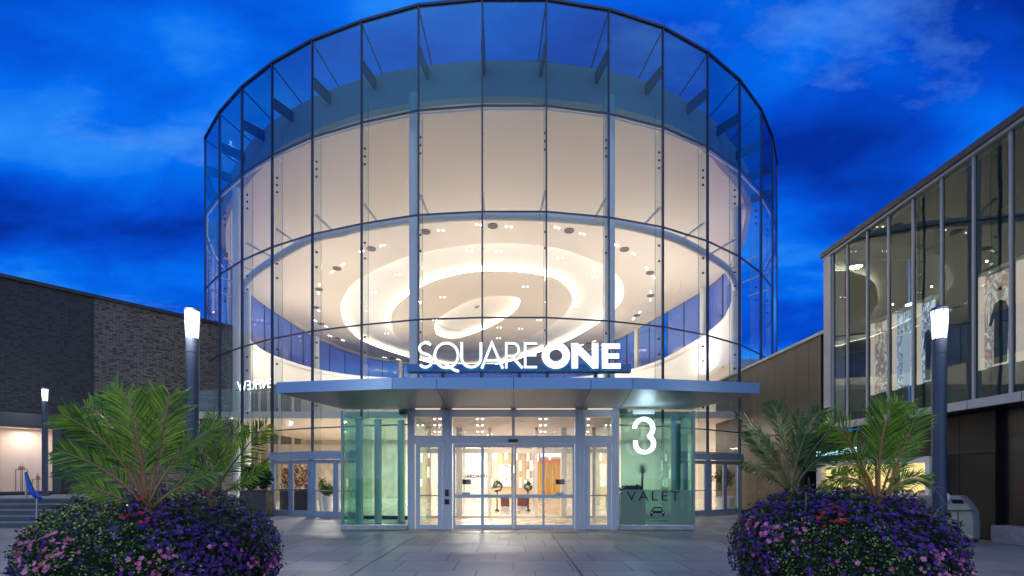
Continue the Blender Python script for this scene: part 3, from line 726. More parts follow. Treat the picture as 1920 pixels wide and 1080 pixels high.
# pendants
ORD = 'first second third fourth fifth sixth seventh eighth ninth tenth eleventh twelfth thirteenth fourteenth fifteenth sixteenth seventeenth eighteenth nineteenth twentieth'.split()
PX = [(925,852,12),(929,858,18),(929,885,20),(949,853,17),(968,852,20),(976,873,20),(990,855,18),(996,873,18),(990,889,16),(976,905,18),(935,846,8),(956,905,12),(996,905,16),(1008,858,14),(1031,856,12),(944,900,10),(985,906,12),(962,880,14),(922,905,14),(1003,846,10)]
PX.sort(); rnd = random.Random(3)
for j, (px, py, hh) in enumerate(PX):
    dd = 24+rnd.random()*8; c = P(px, py, dd); L_ = hh*dd/F
    k = MB(); k.lathe((0,0,0), [(.055,-L_/2),(.06,-L_/2+.02),(.06,L_/2-.02),(.05,L_/2)], 10)
    e = thing('tube_pendant', 'slim glowing tube lamp behind the sliding doors, %s counting from the left' % ORD[j], 'pendant lamp', tuple(c), 'tube lamps hanging behind the sliding doors')
    k.v = [(x+c.x, y+c.y, z+c.z) for x, y, z in k.v]; k.build('lamp_tube', E_PEND, e)
    k = MB(); k.tube([(c.x, c.y, c.z+L_/2), (c.x, c.y, 4.9)], .006, 4); k.build('cord', M_BLACK, e)
# low counter and glass box in lobby
for px, w_ in ((947, 8), (981, 11)):
    dd = 26; c = P(px, HY, dd); k = MB(); k.box((c.x-w_*dd/F, dd-.3, .014), (c.x+w_*dd/F, dd+.3, .50)); k.box((c.x-w_*dd/F-.06, dd-.36, .50), (c.x+w_*dd/F+.06, dd+.36, .56))
    o = k.build('display_table', mat('dark_wood', (.16, .05, .03), .4)); tag(o, 'low %s display table under the tube lamps' % ('narrow' if w_ == 8 else 'wide'), 'table')
for px, s_ in ((932, 1.0), (990, .8)):
    dd = 22; c = P(px, 912, dd); k = MB(); rr = random.Random(px)
    for q in range(60):
        a = rr.random()*6.28; b = rr.random()*3.14; r_ = .22*s_; p = Vector((c.x+r_*math.sin(b)*math.cos(a), dd+r_*math.sin(b)*math.sin(a), c.z+r_*math.cos(b)))
        e = .06; k.add([p+Vector((-e,0,-e)), p+Vector((e,.02,-e*.3)), p+Vector((e*.3,0,e))], [(0,1,2)])
    e_ = thing('potted_plant', 'small dark round plant on a stand behind the %s sliding door' % ('left' if px == 932 else 'right'), 'plant', (c.x, dd, 0))
    k.build('foliage', mat('dark_teal_leaf', (.02, .07, .06), .5), e_)
    k = MB(); k.lathe((c.x, dd, .015), [(.12, 0), (.1, .05), (.03, .1), (.03, c.z-.25), (.12, c.z-.18)], 12); k.build('stand', M_BLACK, e_)

# left door interior : planter trough with russet bush, white pots
def leafball(mb, c, rx, ry, rz, n, e, seed, mi=0, hollow=.5):
    rr = random.Random(seed)
    for _ in range(n):
        v = Vector((rr.gauss(0,1), rr.gauss(0,1), rr.gauss(0,1))).normalized()*(hollow+(1-hollow)*rr.random())
        bump = 1+.22*math.sin(v.x*5+seed)*math.cos(v.z*4+v.y*3)
        p = Vector((c[0]+v.x*rx*bump, c[1]+v.y*ry*bump, c[2]+v.z*rz*bump)); t = Vector((rr.uniform(-1,1), rr.uniform(-1,1), rr.uniform(-.6,1))).normalized()
        s = t.cross(Vector((rr.uniform(-1,1), rr.uniform(-1,1), rr.uniform(-1,1)))).normalized(); l = e*rr.uniform(.7, 1.4)
        mb.add([p-s*l*.32, p+t*l*.5-s*0, p+s*l*.32, p-t*l*.5], [(0,1,2,3)], mi)
def leaf_mat(name, c1, c2, rough=.4, trans=.25):
    m = bpy.data.materials.new(name); m.use_nodes = True; t = NT(m.node_tree)
    nz = t.n('TexNoise', {'Vector': t.n('TexCoord').outputs['Object'], 'Scale': 9.0, 'Detail': 3})
    wn = t.n('TexWhiteNoise', {'Vector': t.n('NewGeometry').outputs['Random Per Island'] if False else t.n('TexCoord').outputs['Object']})
    isl = t.n('NewGeometry').outputs['Random Per Island']
    f = t.m('ADD', t.m('MULTIPLY', isl, .6), t.m('MULTIPLY', nz.outputs[0], .4))
    c = t.mix(t.n('MapRange', {0: f, 1: .2, 2: .85}).outputs[0], c1, c2)
    b = t.n('BsdfPrincipled', {'Base Color': c, 'Roughness': rough}); tr = t.n('BsdfTranslucent', {0: c})
    t.n('OutputMaterial', {0: t.n('MixShader', {0: trans, 1: b.outputs[0], 2: tr.outputs[0]}).outputs[0]}); MATS[name] = m; return m
L_RUSSET = leaf_mat('russet_leaf', (.20, .05, .02), (.45, .16, .04))
L_GREEN = leaf_mat('fresh_leaf', (.06, .14, .02), (.26, .34, .05))
L_DARK = leaf_mat('dark_leaf', (.012, .030, .012), (.035, .075, .022))
L_OLIVE = leaf_mat('olive_leaf', (.07, .08, .02), (.20, .16, .05))
def trough(pa, pb, dd, ztop, label, lm, e, hh, n, blabel):
    a, b = P(pa, HY, dd), P(pb, HY, dd)
    k = MB(); k.box((a.x, dd, .014), (b.x, dd+.6, ztop)); k.box((a.x-.02, dd-.02, ztop), (b.x+.02, dd+.62, ztop+.04)); o = k.build('planter_trough', mat('dark_planter', (.045, .042, .04), .5, 0, .1, 3), bevel=.01); tag(o, label, 'planter')
    t_ = thing('shrub', blabel, 'shrub', ((a.x+b.x)/2, dd+.3, ztop)); mb = MB(); w_ = b.x-a.x; m_ = max(2, int(w_/.45))
    for j in range(m_): leafball(mb, (a.x+w_*(j+.5)/m_, dd+.3, ztop+hh*.5+.08*math.sin(j*2.3)), .30, .3, hh*.55, n//m_, e, j+int(pa))
    mb.build('foliage', lm, t_)
    mb = MB()
    for j in range(m_*2): mb.tube([(a.x+w_*(j+.5)/m_/2, dd+.3, ztop-.02), (a.x+w_*(j+.6)/m_/2, dd+.32, ztop+hh*.5)], .01, 5)
    mb.build('stem', M_BROWN, t_)
trough(524, 583, 21.6, .98, 'long dark trough planter just inside the left side doors', L_RUSSET, .10, 1.15, 900, 'russet leaved shrub growing in the trough inside the left doors')
def pot_plant(px, dd, h, r, label, lm, ph, pr, n, e, stem=0.0, seed=1, inside='plant'):
    c = P(px, HY, dd); t_ = thing('potted_plant', label, 'plant', (c.x, dd, 0)); k = MB()
    k.lathe((c.x, dd, .014), [(r*.6, 0), (r*.75, h*.3), (r, h), (r*.9, h), (r*.85, h-.06)], 20); k.build('pot', M_WHITE, t_, smooth=False)
    k = MB(); leafball(k, (c.x, dd, h+stem+ph*.45), pr, pr, ph*.55, n, e, seed, hollow=.3); k.build('foliage', lm, t_)
    k = MB(); k.tube([(c.x, dd, h-.06), (c.x+.02, dd, h+stem+ph*.3)], .022, 6); k.build('stem', M_BROWN, t_)
pot_plant(614, 19.9, .78, .20, 'white tapered pot with bright green plant behind the left doors', L_GREEN, .5, .32, 500, .11, seed=4)
pot_plant(604, 21.3, .9, .16, 'second white pot half hidden behind the green plant', L_GREEN, .7, .2, 200, .10, seed=9)
pot_plant(1358, 22.6, .62, .48, 'wide white bowl pot with a leafy ball tree behind the right doors', L_OLIVE, 1.0, .5, 900, .10, stem=.45, seed=6)
# yucca + dark planter behind the valet screen
c = P(1184, HY, 16.0)
k = MB(); k.box((c.x-.38, 15.7, .014), (c.x+.38, 16.3, 1.0)); o = k.build('planter_box', mat('teal_grey_planter', (.10, .16, .17), .5)); tag(o, 'square planter standing behind the valet glass screen', 'planter')
yu = thing('yucca_plant', 'spiky yucca growing behind the valet glass screen', 'plant', (c.x+.3, 16, 1.0)); mb = MB(); rr = random.Random(5)
for j in range(90):
    a = rr.random()*6.28; el = rr.uniform(.1, 1.4); l = rr.uniform(.3, .48); o_ = Vector((c.x+.42, 16.2, 1.65)); dr = Vector((math.cos(a)*math.cos(el), math.sin(a)*math.cos(el), math.sin(el))); s = dr.cross(Vector((0,0,1))).normalized()*.014
    mb.add([o_-s, o_+s, o_+dr*l], [(0,1,2)])
mb.build('spiky_leaf', L_DARK, yu); mb = MB(); mb.tube([(c.x+.40, 16.2, .98), (c.x+.42, 16.2, 1.7)], .04, 8); mb.build('trunk', M_BROWN, yu)
mb = MB(); leafball(mb, (c.x, 16, 1.12), .42, .32, .16, 500, .10, 3); mb.build('underplanting', L_DARK, yu)

# added glowing letters, standing for a sign reflected in the left glass
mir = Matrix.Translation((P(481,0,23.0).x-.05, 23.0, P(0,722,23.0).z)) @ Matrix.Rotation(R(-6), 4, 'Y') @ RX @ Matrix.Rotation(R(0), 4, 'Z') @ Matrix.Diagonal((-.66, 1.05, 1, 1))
o = put_text('mirrored_sign_reflection', 'ENFREW', .62, mir, glow('reflected_letter_glow', (.80, .92, 1.0), 3.0), None, .03, 1.12); tag(o, 'white backwards ENFREW letters standing for a sign reflection in the left rotunda glass', 'sign')

# ================================================================== left brick store
def brick_mat(name, kk):
    m = bpy.data.materials.new(name); m.use_nodes = True; t = NT(m.node_tree)
    uv = t.n('TexCoord').outputs['UV']
    br = t.n('TexBrick', {'Vector': uv, 'Color1': (.17, .145, .11, 1), 'Color2': (.30, .26, .195, 1), 'Mortar': (.055, .05, .045, 1), 'Scale': 1.0,
        'Mortar Size': .012, 'Bias': 0.0, 'Brick Width': .24, 'Row Height': .075})
    sp = t.n('SeparateXYZ', {0: uv})
    cell = t.n('TexWhiteNoise', {'Vector': t.n('CombineXYZ', {0: t.m('FLOOR', t.m('DIVIDE', sp.outputs[0], .12)), 1: t.m('FLOOR', t.m('DIVIDE', sp.outputs[1], .075)), 2: 0.0}).outputs[0]})
    nz = t.n('TexNoise', {'Vector': uv, 'Scale': .5, 'Detail': 4})
    c = t.mix(t.m('MULTIPLY', nz.outputs[0], .5), br.outputs[0], (.10, .10, .10))
    c = t.mix(t.m('MULTIPLY', t.m('GREATER_THAN', cell.outputs[0], .80), .75), c, (.05, .045, .04))
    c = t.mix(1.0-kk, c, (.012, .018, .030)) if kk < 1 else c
    hgt = t.m('ADD', t.m('MULTIPLY', cell.outputs[0], .8), t.m('MULTIPLY', br.outputs['Fac'], -.8))
    bp = t.n('Bump', {'Height': hgt, 'Strength': .9, 'Distance': .05})
    b = t.n('BsdfPrincipled', {'Base Color': c, 'Roughness': .75, 'Normal': bp.outputs[0]}); t.n('OutputMaterial', {0: b.outputs[0]}); return m
M_BRICK = brick_mat('textured_brick', 1.0)
M_BRICKD = brick_mat('dark_brick', .22)  # same brick mixed mostly to a dark navy tone
WP, WD = Vector((-19.0, 19.0)), Vector((.832, 1.0)).normalized(); WN = Vector((WD.y, -WD.x))     # WN faces the plaza
def WPT(s, off=0.0): q = WP+WD*s+WN*off; return (q.x, q.y)
st_ = thing('brick_store', 'long dark brick store with a small lit display window at the left', 'building', (*WPT(-4), 0))
Wt = 9.17
ws0, ws1, wz0, wz1 = -.72, .70, 1.02, 3.47
def wall_quad(mb, s0, s1, z0, z1, off=0.0):
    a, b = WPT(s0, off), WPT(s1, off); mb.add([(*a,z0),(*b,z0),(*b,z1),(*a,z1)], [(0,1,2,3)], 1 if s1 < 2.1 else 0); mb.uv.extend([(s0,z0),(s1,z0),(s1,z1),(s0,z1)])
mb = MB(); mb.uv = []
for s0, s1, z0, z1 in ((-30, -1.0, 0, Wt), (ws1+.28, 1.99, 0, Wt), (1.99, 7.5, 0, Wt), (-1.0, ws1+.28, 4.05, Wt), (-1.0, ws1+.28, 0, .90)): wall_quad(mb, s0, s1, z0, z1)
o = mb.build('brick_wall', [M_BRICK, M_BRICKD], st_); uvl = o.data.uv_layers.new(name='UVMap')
for i, q in enumerate(mb.uv): uvl.data[i].uv = q
k = MB(); k.obox(WPT(-30, -.35), WPT(7.5, -.35), 0, .5, 0, Wt-.01); k.v = [(x, y, z) for x, y, z in k.v]
k2 = MB()
for s0, s1, z0, z1 in ((-30, -1.0, 0, Wt-.01), (ws1+.28, 7.5, 0, Wt-.01), (-1.0, ws1+.28, 4.05, Wt-.01)): k2.obox(WPT(s0, -.22), WPT(s1, -.22), 0, .4, z0, z1)
k2.build('wall_core', M_STONE, st_)
k = MB(); k.obox(WPT(-30, -.12), WPT(7.52, -.12), 0, .42, Wt, Wt+.14); k.build('parapet_cap', M_BLACK, st_)
k = MB(); k.obox(WPT(1.97), WPT(2.01), 0, .04, .9, Wt); k.build('movement_joint', M_BLACK, st_)
dw = MB()
dw.obox(WPT(-1.0), WPT(ws0-.02), 0, .12, .9, 4.05); dw.obox(WPT(ws1+.02), WPT(ws1+.28), 0, .12, .9, 4.05); dw.obox(WPT(ws0-.02), WPT(ws1+.02), 0, .10, 3.49, 4.05); dw.obox(WPT(ws0-.02), WPT(ws1+.02), 0, .12, .9, 1.0)
fo = dw.build('display_window', mat('slate_frame', (.045, .055, .07), .4), st_)
k = MB(); a, b = WPT(ws0), WPT(ws1); k.add([(*a,wz0-.02),(*b,wz0-.02),(*b,wz1+.02),(*a,wz1+.02)], [(0,1,2,3)]); k.build('pane', G_DOOR, fo)
k = MB(); bx = [WPT(ws0-.02, -.02), WPT(ws0-.02, -1.0), WPT(ws1+.25, -1.0), WPT(ws1+.02, -.02)]
for a, b in zip(bx[:-1], bx[1:]): k.add([(*a,1.0),(*b,1.0),(*b,3.5),(*a,3.5)], [(0,1,2,3)])
k.add([(*p,1.0) for p in bx], [(0,1,2,3)]); k.add([(*p,3.5) for p in bx], [(0,1,2,3)]); k.build('window_box', mat('display_white', (.78, .68, .60), .7), fo)
c = WPT(0, -.45); area_light('window_light', (c[0], c[1], 3.45), .5, 22, (1, .84, .72), parent=st_)
def pedestal(s, off, z1, label, bag, blabel):
    c = WPT(s, off); k = MB()
    for dx in (-.13, .13):
        for dy in (-.1, .1): k.box((c[0]+dx-.008, c[1]+dy-.008, 1.002), (c[0]+dx+.008, c[1]+dy+.008, z1))
    k.box((c[0]-.14, c[1]-.11, z1), (c[0]+.14, c[1]+.11, z1+.015)); tag(k.build('display_stand', M_BLACK), label, 'stand')
    k = MB(); w_, h_ = bag; k.add([(c[0]+x, c[1]+y, z1+.017+z) for z, q in ((0, 1), (h_, .75)) for x, y in ((-w_*q,-.05*q),(w_*q,-.05*q),(w_*q,.05*q),(-w_*q,.05*q))], [(0,3,2,1),(4,5,6,7),(0,1,5,4),(1,2,6,5),(2,3,7,6),(3,0,4,7)])
    o_ = thing('handbag', blabel, 'handbag', (c[0], c[1], z1)); k.build('bag_body', mat('tan_leather', (.45, .22, .09), .4), o_, bevel=.01)
    k = MB(); k.tube([(c[0]+w_*.5*math.cos(R(q)), c[1], z1+.017+h_+h_*.9*math.sin(R(q))) for q in range(0, 181, 20)], .008, 6); k.build('handle', mat('tan_leather', (0,0,0)), o_)
pedestal(-.12, -.4, 1.84, 'tall thin black display stand in the brick store window', (.11, .12), 'tan handbag on the taller stand in the brick store window')
pedestal(.35, -.45, 1.46, 'short thin black display stand in the brick store window', (.05, .13), 'small brown handbag on the shorter stand in the store window')

# platform, steps
PLT = .85
k = MB()
for j in range(5):
    z1 = PLT-.17*j; y0 = 15.9-.30*j
    k.box((-32, y0, 0 if j == 0 else 0.0), (-13+.0*j, 15.9 if j else 22.6, z1-.035)) if j == 0 else k.box((-32, y0, 0), (-13, y0+.30, z1-.035))
    k.box((-32, y0-.02, z1-.035), (-13, y0+.30, z1), 1) if j else k.box((-32, y0-.02, z1-.035), (-13, 22.6, z1), 1)
tag(k.build('stone_steps', [M_STONE, mat('pale_tread', (.27, .27, .28), .7, 0, .15, 3)]), 'dark stone steps rising to the brick store platform', 'steps')
# handrail with blue sleeve
hr = thing('handrail', 'short steel handrail with a bright blue sleeve on the stone steps', 'handrail', (P(49,0,16).x, 16.0, PLT))
a = P(49, 0, 16.0).x; a2 = P(69, 0, 14.8).x
k = MB(); k.tube([(a, 16.0, PLT-.004), (a, 16.0, 1.72)], .035, 8); k.tube([(a2, 14.8, .17), (a2, 14.8, .86)], .03, 8); k.build('post', M_STEEL, hr)
k = MB(); k.tube([(a, 16.0, 1.70), ((a+a2)/2, 15.4, 1.28), (a2, 14.8, .86)], .03, 8); k.build('rail', M_STEEL, hr)
k = MB(); k.tube([(a+.05, 15.95, 1.66), (a*.62+a2*.38, 15.5, 1.34), (a*.34+a2*.66, 15.2, 1.08), (a2-.02, 14.9, .86)], [.04, .055, .085, .08], 8); k.build('blue_sleeve', mat('blue_fabric', (.01, .10, .55), .6), hr)

# planter by left side doors
trough(449, 499, 18.6, 1.0, 'dark square planter outside to the left of the side doors', L_DARK, .12, 1.0, 1500, 'dark leafy shrub in the planter outside the left doors')

# ================================================================== right building
GX = 10.8; LX = 11.6
rb = thing('glass_box_store', 'store with an overhanging tinted glass upper floor on dark panels', 'building', (GX, 10, 0))
ys = [16.2]+[GX*F/(x-CX) for x in (1590,1627,1667,1713,1767,1827,1897)]
while ys[-1] > 1.6: ys.append(ys[-1]-.84)
zg0, zg1 = 3.34, 9.0
for a, b in zip(ys[:-1], ys[1:]):
    k = MB(); k.add([(GX, a-.02, zg0), (GX, b+.02, zg0), (GX, b+.02, zg1), (GX, a-.02, zg1)], [(0,1,2,3)]); k.build('glass_panel', G_DARK, rb)
for y in ys:
    k = MB(); k.box((GX-.035, y-.03, zg0), (GX+.01, y+.03, zg1)); k.box((GX+.015, y-.02, zg0), (GX+.07, y+.02, zg1), 1); k.build('mullion', [M_LGREY, M_BLACK], rb)
k = MB(); k.box((GX-.09, 0.5, zg1+.005), (GX+.3, 16.6, zg1+.08)); k.build('head_trim', M_LGREY, rb)
k = MB(); k.box((GX-.14, 0.5, zg1+.085), (GX+6, 16.7, 9.25)); k.build('roof_edge', mat('dark_roof_edge', (.08, .075, .07), .5), rb)
k = MB(); k.box((GX-.07, 16.24, 3.13), (GX+.4, 16.6, zg1)); k.build('corner_panel', M_LGREY, rb)
j = 16.22
while j > 1.0:
    k = MB(); k.box((GX-.08, j-1.2, 3.13), (GX+.05, j-.012, zg0-.005)); k.build('sill_panel', M_LGREY, rb); j -= 1.212
k = MB(); k.box((GX+.055, .5, 3.16), (LX+1.5, 16.2, 3.3)); k.build('overhang_soffit', M_BLACK, rb)
# inner dark room of upper floor
k = MB(); RB = 13.6
k.add([(RB, 0.5, 3.3), (RB, 16.5, 3.3), (RB, 16.5, 9), (RB, .5, 9)], [(0,1,2,3)]); k.add([(GX+.2, .5, 8.98), (RB, .5, 8.98), (RB, 16.5, 8.98), (GX+.2, 16.5, 8.98)], [(0,1,2,3)])
k.add([(GX+.2, 16.55, 3.3), (RB, 16.55, 3.3), (RB, 16.55, 9), (GX+.2, 16.55, 9)], [(0,1,2,3)]); k.add([(GX+.1, .5, 3.32), (RB, .5, 3.32), (RB, 16.5, 3.32), (GX+.1, 16.5, 3.32)], [(0,1,2,3)])
k.build('upper_room', mat('slate_room', (.03, .05, .052), .7, 0, .1, 1), rb)
# poster wall at X=12.3
def U(px, py): dd = 12.3*F/(px-CX); return dd, EYE+(HY-py)*dd/F
def poster_mat(name, c1, c2, c3, sc):
    m = bpy.data.materials.new(name); m.use_nodes = True; t = NT(m.node_tree); co = t.n('TexCoord').outputs['Object']
    mp_ = t.n('Mapping', {0: co, 'Scale': (1, 1.3, .7)}).outputs[0]
    nz = t.n('TexNoise', {'Vector': mp_, 'Scale': sc, 'Detail': 5, 'Roughness': .6, 'Distortion': 1.2})
    c = t.ramp(nz.outputs[0], [(.38, c1), (.46, c2), (.53, c3), (.60, c1), (.68, c2)])
    b = t.n('BsdfPrincipled', {'Base Color': c, 'Roughness': .5, 'Emission Color': c, 'Emission Strength': .75}); t.n('OutputMaterial', {0: b.outputs[0]}); return m  # prints emit their own colour, standing for light falling on them
PM1 = poster_mat('glow_print_white', (.75, .78, .85), (.30, .42, .70), (.10, .10, .16), 3.2)
PM2 = poster_mat('glow_print_warm', (.78, .70, .62), (.25, .16, .14), (.62, .30, .24), 2.2)
PM3 = poster_mat('glow_print_olive', (.18, .17, .13), (.30, .28, .22), (.10, .10, .09), .9)
E_PINK = glow('pink_pilaster_glow', (1.0, .70, .60), .75)  # pilasters emit pink in place of light on their faces
plist = [(1571, 1590, PM3, 'dim olive self-glowing print behind the glass box, farthest from the street lamp'), (1600, 1630, PM3, 'second dim olive self-glowing print in the upper window'),
         (1640, 1671, PM2, 'warm self-glowing print beside the pink column in the upper window'), (1682, 1717, PM1, 'white and blue mottled fashion print in the upper window'), (1728, 1752, PM1, 'white and blue fashion print half hidden by the street lamp'),
         (1846, 1905, PM2, 'large fashion print with a figure in a black coat')]
for a, b, m_, lb in plist:
    ya, yb = U(a, HY)[0], U(b, HY)[0]; k = MB(); k.box((12.30, yb, 4.36), (12.34, ya, 6.70)); tag(k.build('self_glow_poster', m_), lb, 'poster')
    if m_ is not PM3:
        pass
for a, b in ((1590,1600), (1630,1640), (1671,1682), (1717,1728), (1832,1846), (1905,1921), (1568,1571)):
    ya, yb = U(a, HY)[0], U(b, HY)[0]; k = MB(); k.box((12.22, yb+.005, 4.34), (12.36, ya-.005, 6.74)); k.build('self_glow_pilaster', E_PINK, rb)
k = MB(); k.box((12.20, U(1752,0)[0], 6.75), (12.4, U(1568,0)[0], 6.82)); k.box((12.20, U(1960,0)[0], 6.75), (12.4, U(1832,0)[0], 6.82)); k.build('poster_head_rail', M_LGREY, rb)
# printed figures (flat shapes on the posters)
def figure(px0, px1, z0, z1, coat, skin, seed, label):
    y1_, y0_ = U(px0, 0)[0], U(px1, 0)[0]; yc = (y0_+y1_)/2; s = (y1_-y0_)/2; rr = random.Random(seed); H_ = z1-z0
    k = MB()
    body = [(-.55,0),(-.62,.35),(-.85,.62),(-.45,.80),(0,.84),(.45,.80),(.9,.55),(.7,.5),(.45,.62),(.5,0)]
    n = len(body); k.add([(12.292, yc+a*s, z0+b*H_) for a, b in body], [tuple(range(n))], 0)
    k.add([(12.290, yc+.20*s*math.cos(q), z0+.915*H_+.075*H_*math.sin(q)) for q in [6.283*i/14 for i in range(14)]], [tuple(range(14))], 1)
    k.add([(12.288, yc+s*a, z0+b*H_) for a, b in ((-.25,.95),(-.1,1.01),(.15,1.0),(.25,.93),(.1,.97))], [(0,1,2,3,4)], 0)
    k.add([(12.289, yc+s*a, z0+b*H_) for a, b in ((.55,.44),(.75,.42),(.8,.50),(.65,.53))], [(0,1,2,3)], 1)
    o_ = k.build('printed_figure', [coat, skin], None); return o_
skin = mat('printed_skin', (.55, .36, .27), .6, emit=(.55, .36, .27), estr=.5); coatb = mat('printed_black_coat', (.012, .012, .018), .5); coatw = mat('printed_white_dress', (.7, .7, .75), .5, emit=(.7, .72, .8), estr=.5)  # skin and dress emit too, standing for light on the print
ps = [o for o in bpy.data.objects if o.name.startswith('self_glow_poster')]
for o_, args in ((ps[5], (1852, 1900, 4.4, 6.3, coatb, skin, 1, '')), (ps[3], (1686, 1714, 4.4, 6.4, coatw, skin, 2, '')), (ps[4], (1730, 1750, 4.4, 6.2, coatb, skin, 3, ''))):
    f_ = figure(*args); f_.parent = o_
for y in (15.2, 13.8, 12.2, 10.9, 9.6):
    k = MB(); k.lathe((12.0, y, 6.95), [(.018, 0), (.022, .04)], 8); k.build('track_spot', E_SPOT, rb)
area_light('shop_light', (11.8, 12.5, 8.6), .5, 9, (1, .8, .66), parent=rb)
# lower wall
yy = [18.3, 17.1, 15.6, 14.6, LX*F/(1726-CX), LX*F/(1799-CX), LX*F/(1866-CX)]
for a, b in zip(yy[:-1], yy[1:]):
    for z0, z1 in ((.02, 2.1), (2.12, 3.13)):
        k = MB(); k.box((LX, b+.006, z0), (LX+.15, a-.006, z1)); k.build('wall_panel', M_DPANEL, rb)
k = MB(); k.box((LX+.16, 10.0, 0), (LX+.3, 18.3, 3.13)); k.box((LX+1.2, .5, 0), (LX+1.3, 11.6, 3.13)); k.box((LX, 11.585, 0), (LX+1.3, 11.6, 3.13)) ; k.box((10.9, 18.31, 0), (LX+.16, 18.45, 3.13)); k.box((13.7, .5, 0), (30, 16.2, 9.0)); k.build('dark_recess', mat('near_black', (.008, .008, .009), .35), rb)
k = MB(); k.box((LX-.3, .5, 0), (LX+.9, 11.40, .40)); o = k.build('concrete_plinth', M_CONC, bevel=.015); tag(o, 'low concrete plinth at the foot of the right store wall', 'plinth')
# display case
zc0, zc1 = .92, 2.10; y0, y1 = 13.06, 17.9; FX = 11.3
k = MB(); k.box((FX, y0, zc0), (LX, y1, 1.09)); k.box((FX, y0, 1.94), (LX, y1, zc1)); k.box((FX, y0, 1.09), (LX, y0+.14, 1.94)); k.box((FX, y1-.14, 1.09), (LX, y1, 1.94))
dc = k.build('display_case', M_WHITE, rb)
k = MB(); k.box((LX-.02, y0+.14, 1.09), (LX-.005, y1-.14, 1.94)); k.build('lit_back', E_CASE, dc)
k = MB(); k.add([(FX+.02, y0+.14, 1.09), (FX+.02, y1-.14, 1.09), (FX+.02, y1-.14, 1.94), (FX+.02, y0+.14, 1.94)], [(0,1,2,3)]); k.build('case_glass', G_DOOR, dc)
k = MB()
for z in (1.38, 1.66): k.box((FX+.06, y0+.15, z), (LX-.025, y1-.15, z+.012))
for y in (14.4, 15.8, 16.6): k.box((FX+.06, y-.01, 1.092), (LX-.025, y+.01, 1.938))
k.build('case_shelf', mat('amber_shelf', (.45, .28, .08), .4), dc)
rr = random.Random(11); nb = 0
for y in (13.5, 13.95, 14.7, 15.3, 16.1, 16.9, 17.3):
    for z in (1.092, 1.393):
        if rr.random() < .2: continue
        cl_i = rr.choice([0, 1, 1, 2]); k = MB(); hh = rr.uniform(.07, .12); ww = rr.uniform(.08, .14)
        k.add([(FX+.14, y-ww, z+.002), (FX+.24, y-ww, z+.002), (FX+.24, y+ww, z+.002), (FX+.14, y+ww, z+.002), (FX+.15, y-ww*.5, z+hh), (FX+.22, y-ww*.5, z+hh), (FX+.22, y+ww*.9, z+hh*.6), (FX+.15, y+ww*.9, z+hh*.6)], [(0,3,2,1),(4,5,6,7),(0,1,5,4),(1,2,6,5),(2,3,7,6),(3,0,4,7)])
        o = k.build('shoe', [M_BLACK, mat('brown_leather', (.12, .05, .02), .4), mat('red_leather', (.5, .06, .02), .4)][cl_i], bevel=.01)
        nb += 1; tag(o, '%s shoe on the %s shelf of the amber display case, %s from the right' % (('black', 'brown', 'red')[cl_i], 'bottom' if z < 1.2 else 'middle', ORD[(13.5, 13.95, 14.7, 15.3, 16.1, 16.9, 17.3).index(y)]), 'shoe', group='shoes in the display case')
RZ = Matrix.Rotation(R(-90), 4, 'Z')
o = put_text('wall_sign', 'MICHAEL KORS', .30, Matrix.Translation((FX+.1, 17.0, 2.42)) @ RZ @ RX, glow('teal_letter_glow', (.45, .85, 1.0), 2.4), rb, .04, 1.0, .004)
# bronze wall between store and rotunda
bw = thing('bronze_wall', 'bronze metal panel wall between the glass box store and the rotunda', 'wall', (10.9, 20, 0))
j = 17.0; zt_ = 6.55
while j < 25.5:
    k = MB(); k.box((10.9, j+.006, 3.14 if j < 18.2 else .02), (11.05, j+.73-.006, zt_)); k.build('metal_panel', M_BRONZE, bw); j += .73
k = MB(); k.box((11.06, 16.62, 3.1), (11.3, 26, zt_-.01)); k.box((11.06, 18.32, 0), (11.3, 26, 3.1)); k.build('wall_core', M_BLACK, bw)
k = MB(); k.box((10.84, 16.62, zt_), (11.4, 26, zt_+.1)); k.build('coping', M_LGREY, bw)
k = MB(); a_ = P(1470, HY, 30); k.box((a_.x-3, 30, 5), (a_.x+6, 32, 8.9)); tag(k.build('roof_plant_room', M_LGREY), 'grey rooftop box showing above the bronze wall', 'roof structure')

# ================================================================== litter bin
bn = thing('recycling_bin', 'beige two-slot recycling bin with grey side beside the concrete plinth', 'bin', (P(1815,HY,11.6).x, 11.6, 0))
x0, x1 = P(1762, HY, 11.35).x, P(1821, HY, 11.35).x; xr = P(1855, HY, 11.7).x
yf, yb_ = 11.30, 11.95; zt3 = 1.08
prof = [(yf, .08), (yf-.01, .45), (yf+.03, .74), (yf+.10, .86), (yf+.27, 1.02), (yf+.33, zt3), (yb_-.05, zt3), (yb_, zt3-.05), (yb_, .08)]
def prism_yz(mb, pr, xa, xb, mi=0):
    n = len(pr); mb.add([(xa, y, z) for y, z in pr]+[(xb, y, z) for y, z in pr], [tuple(range(n)), tuple(range(2*n-1, n-1, -1))]+[(i, n+i, n+(i+1) % n, (i+1) % n) for i in range(n)], mi)
M_BIN = mat('beige_bin_plastic', (.46, .43, .35), .45, 0, .06, 4); M_BING = mat('grey_bin_side', (.17, .18, .20), .5, 0, .06, 4)
k = MB(); prism_yz(k, prof, x0, x1); k.build('bin_body', M_BIN, bn, bevel=.012)
prof2 = [(y-.012 if j < 5 else y, z+(.012 if j in (4,5,6) else 0)) for j, (y, z) in enumerate(prof)]
for u_, w_ in ((x1, x1+.16), (x0-.05, x0)): k = MB(); prism_yz(k, prof2, u_, w_); k.build('side_panel', M_BING, bn, bevel=.03)
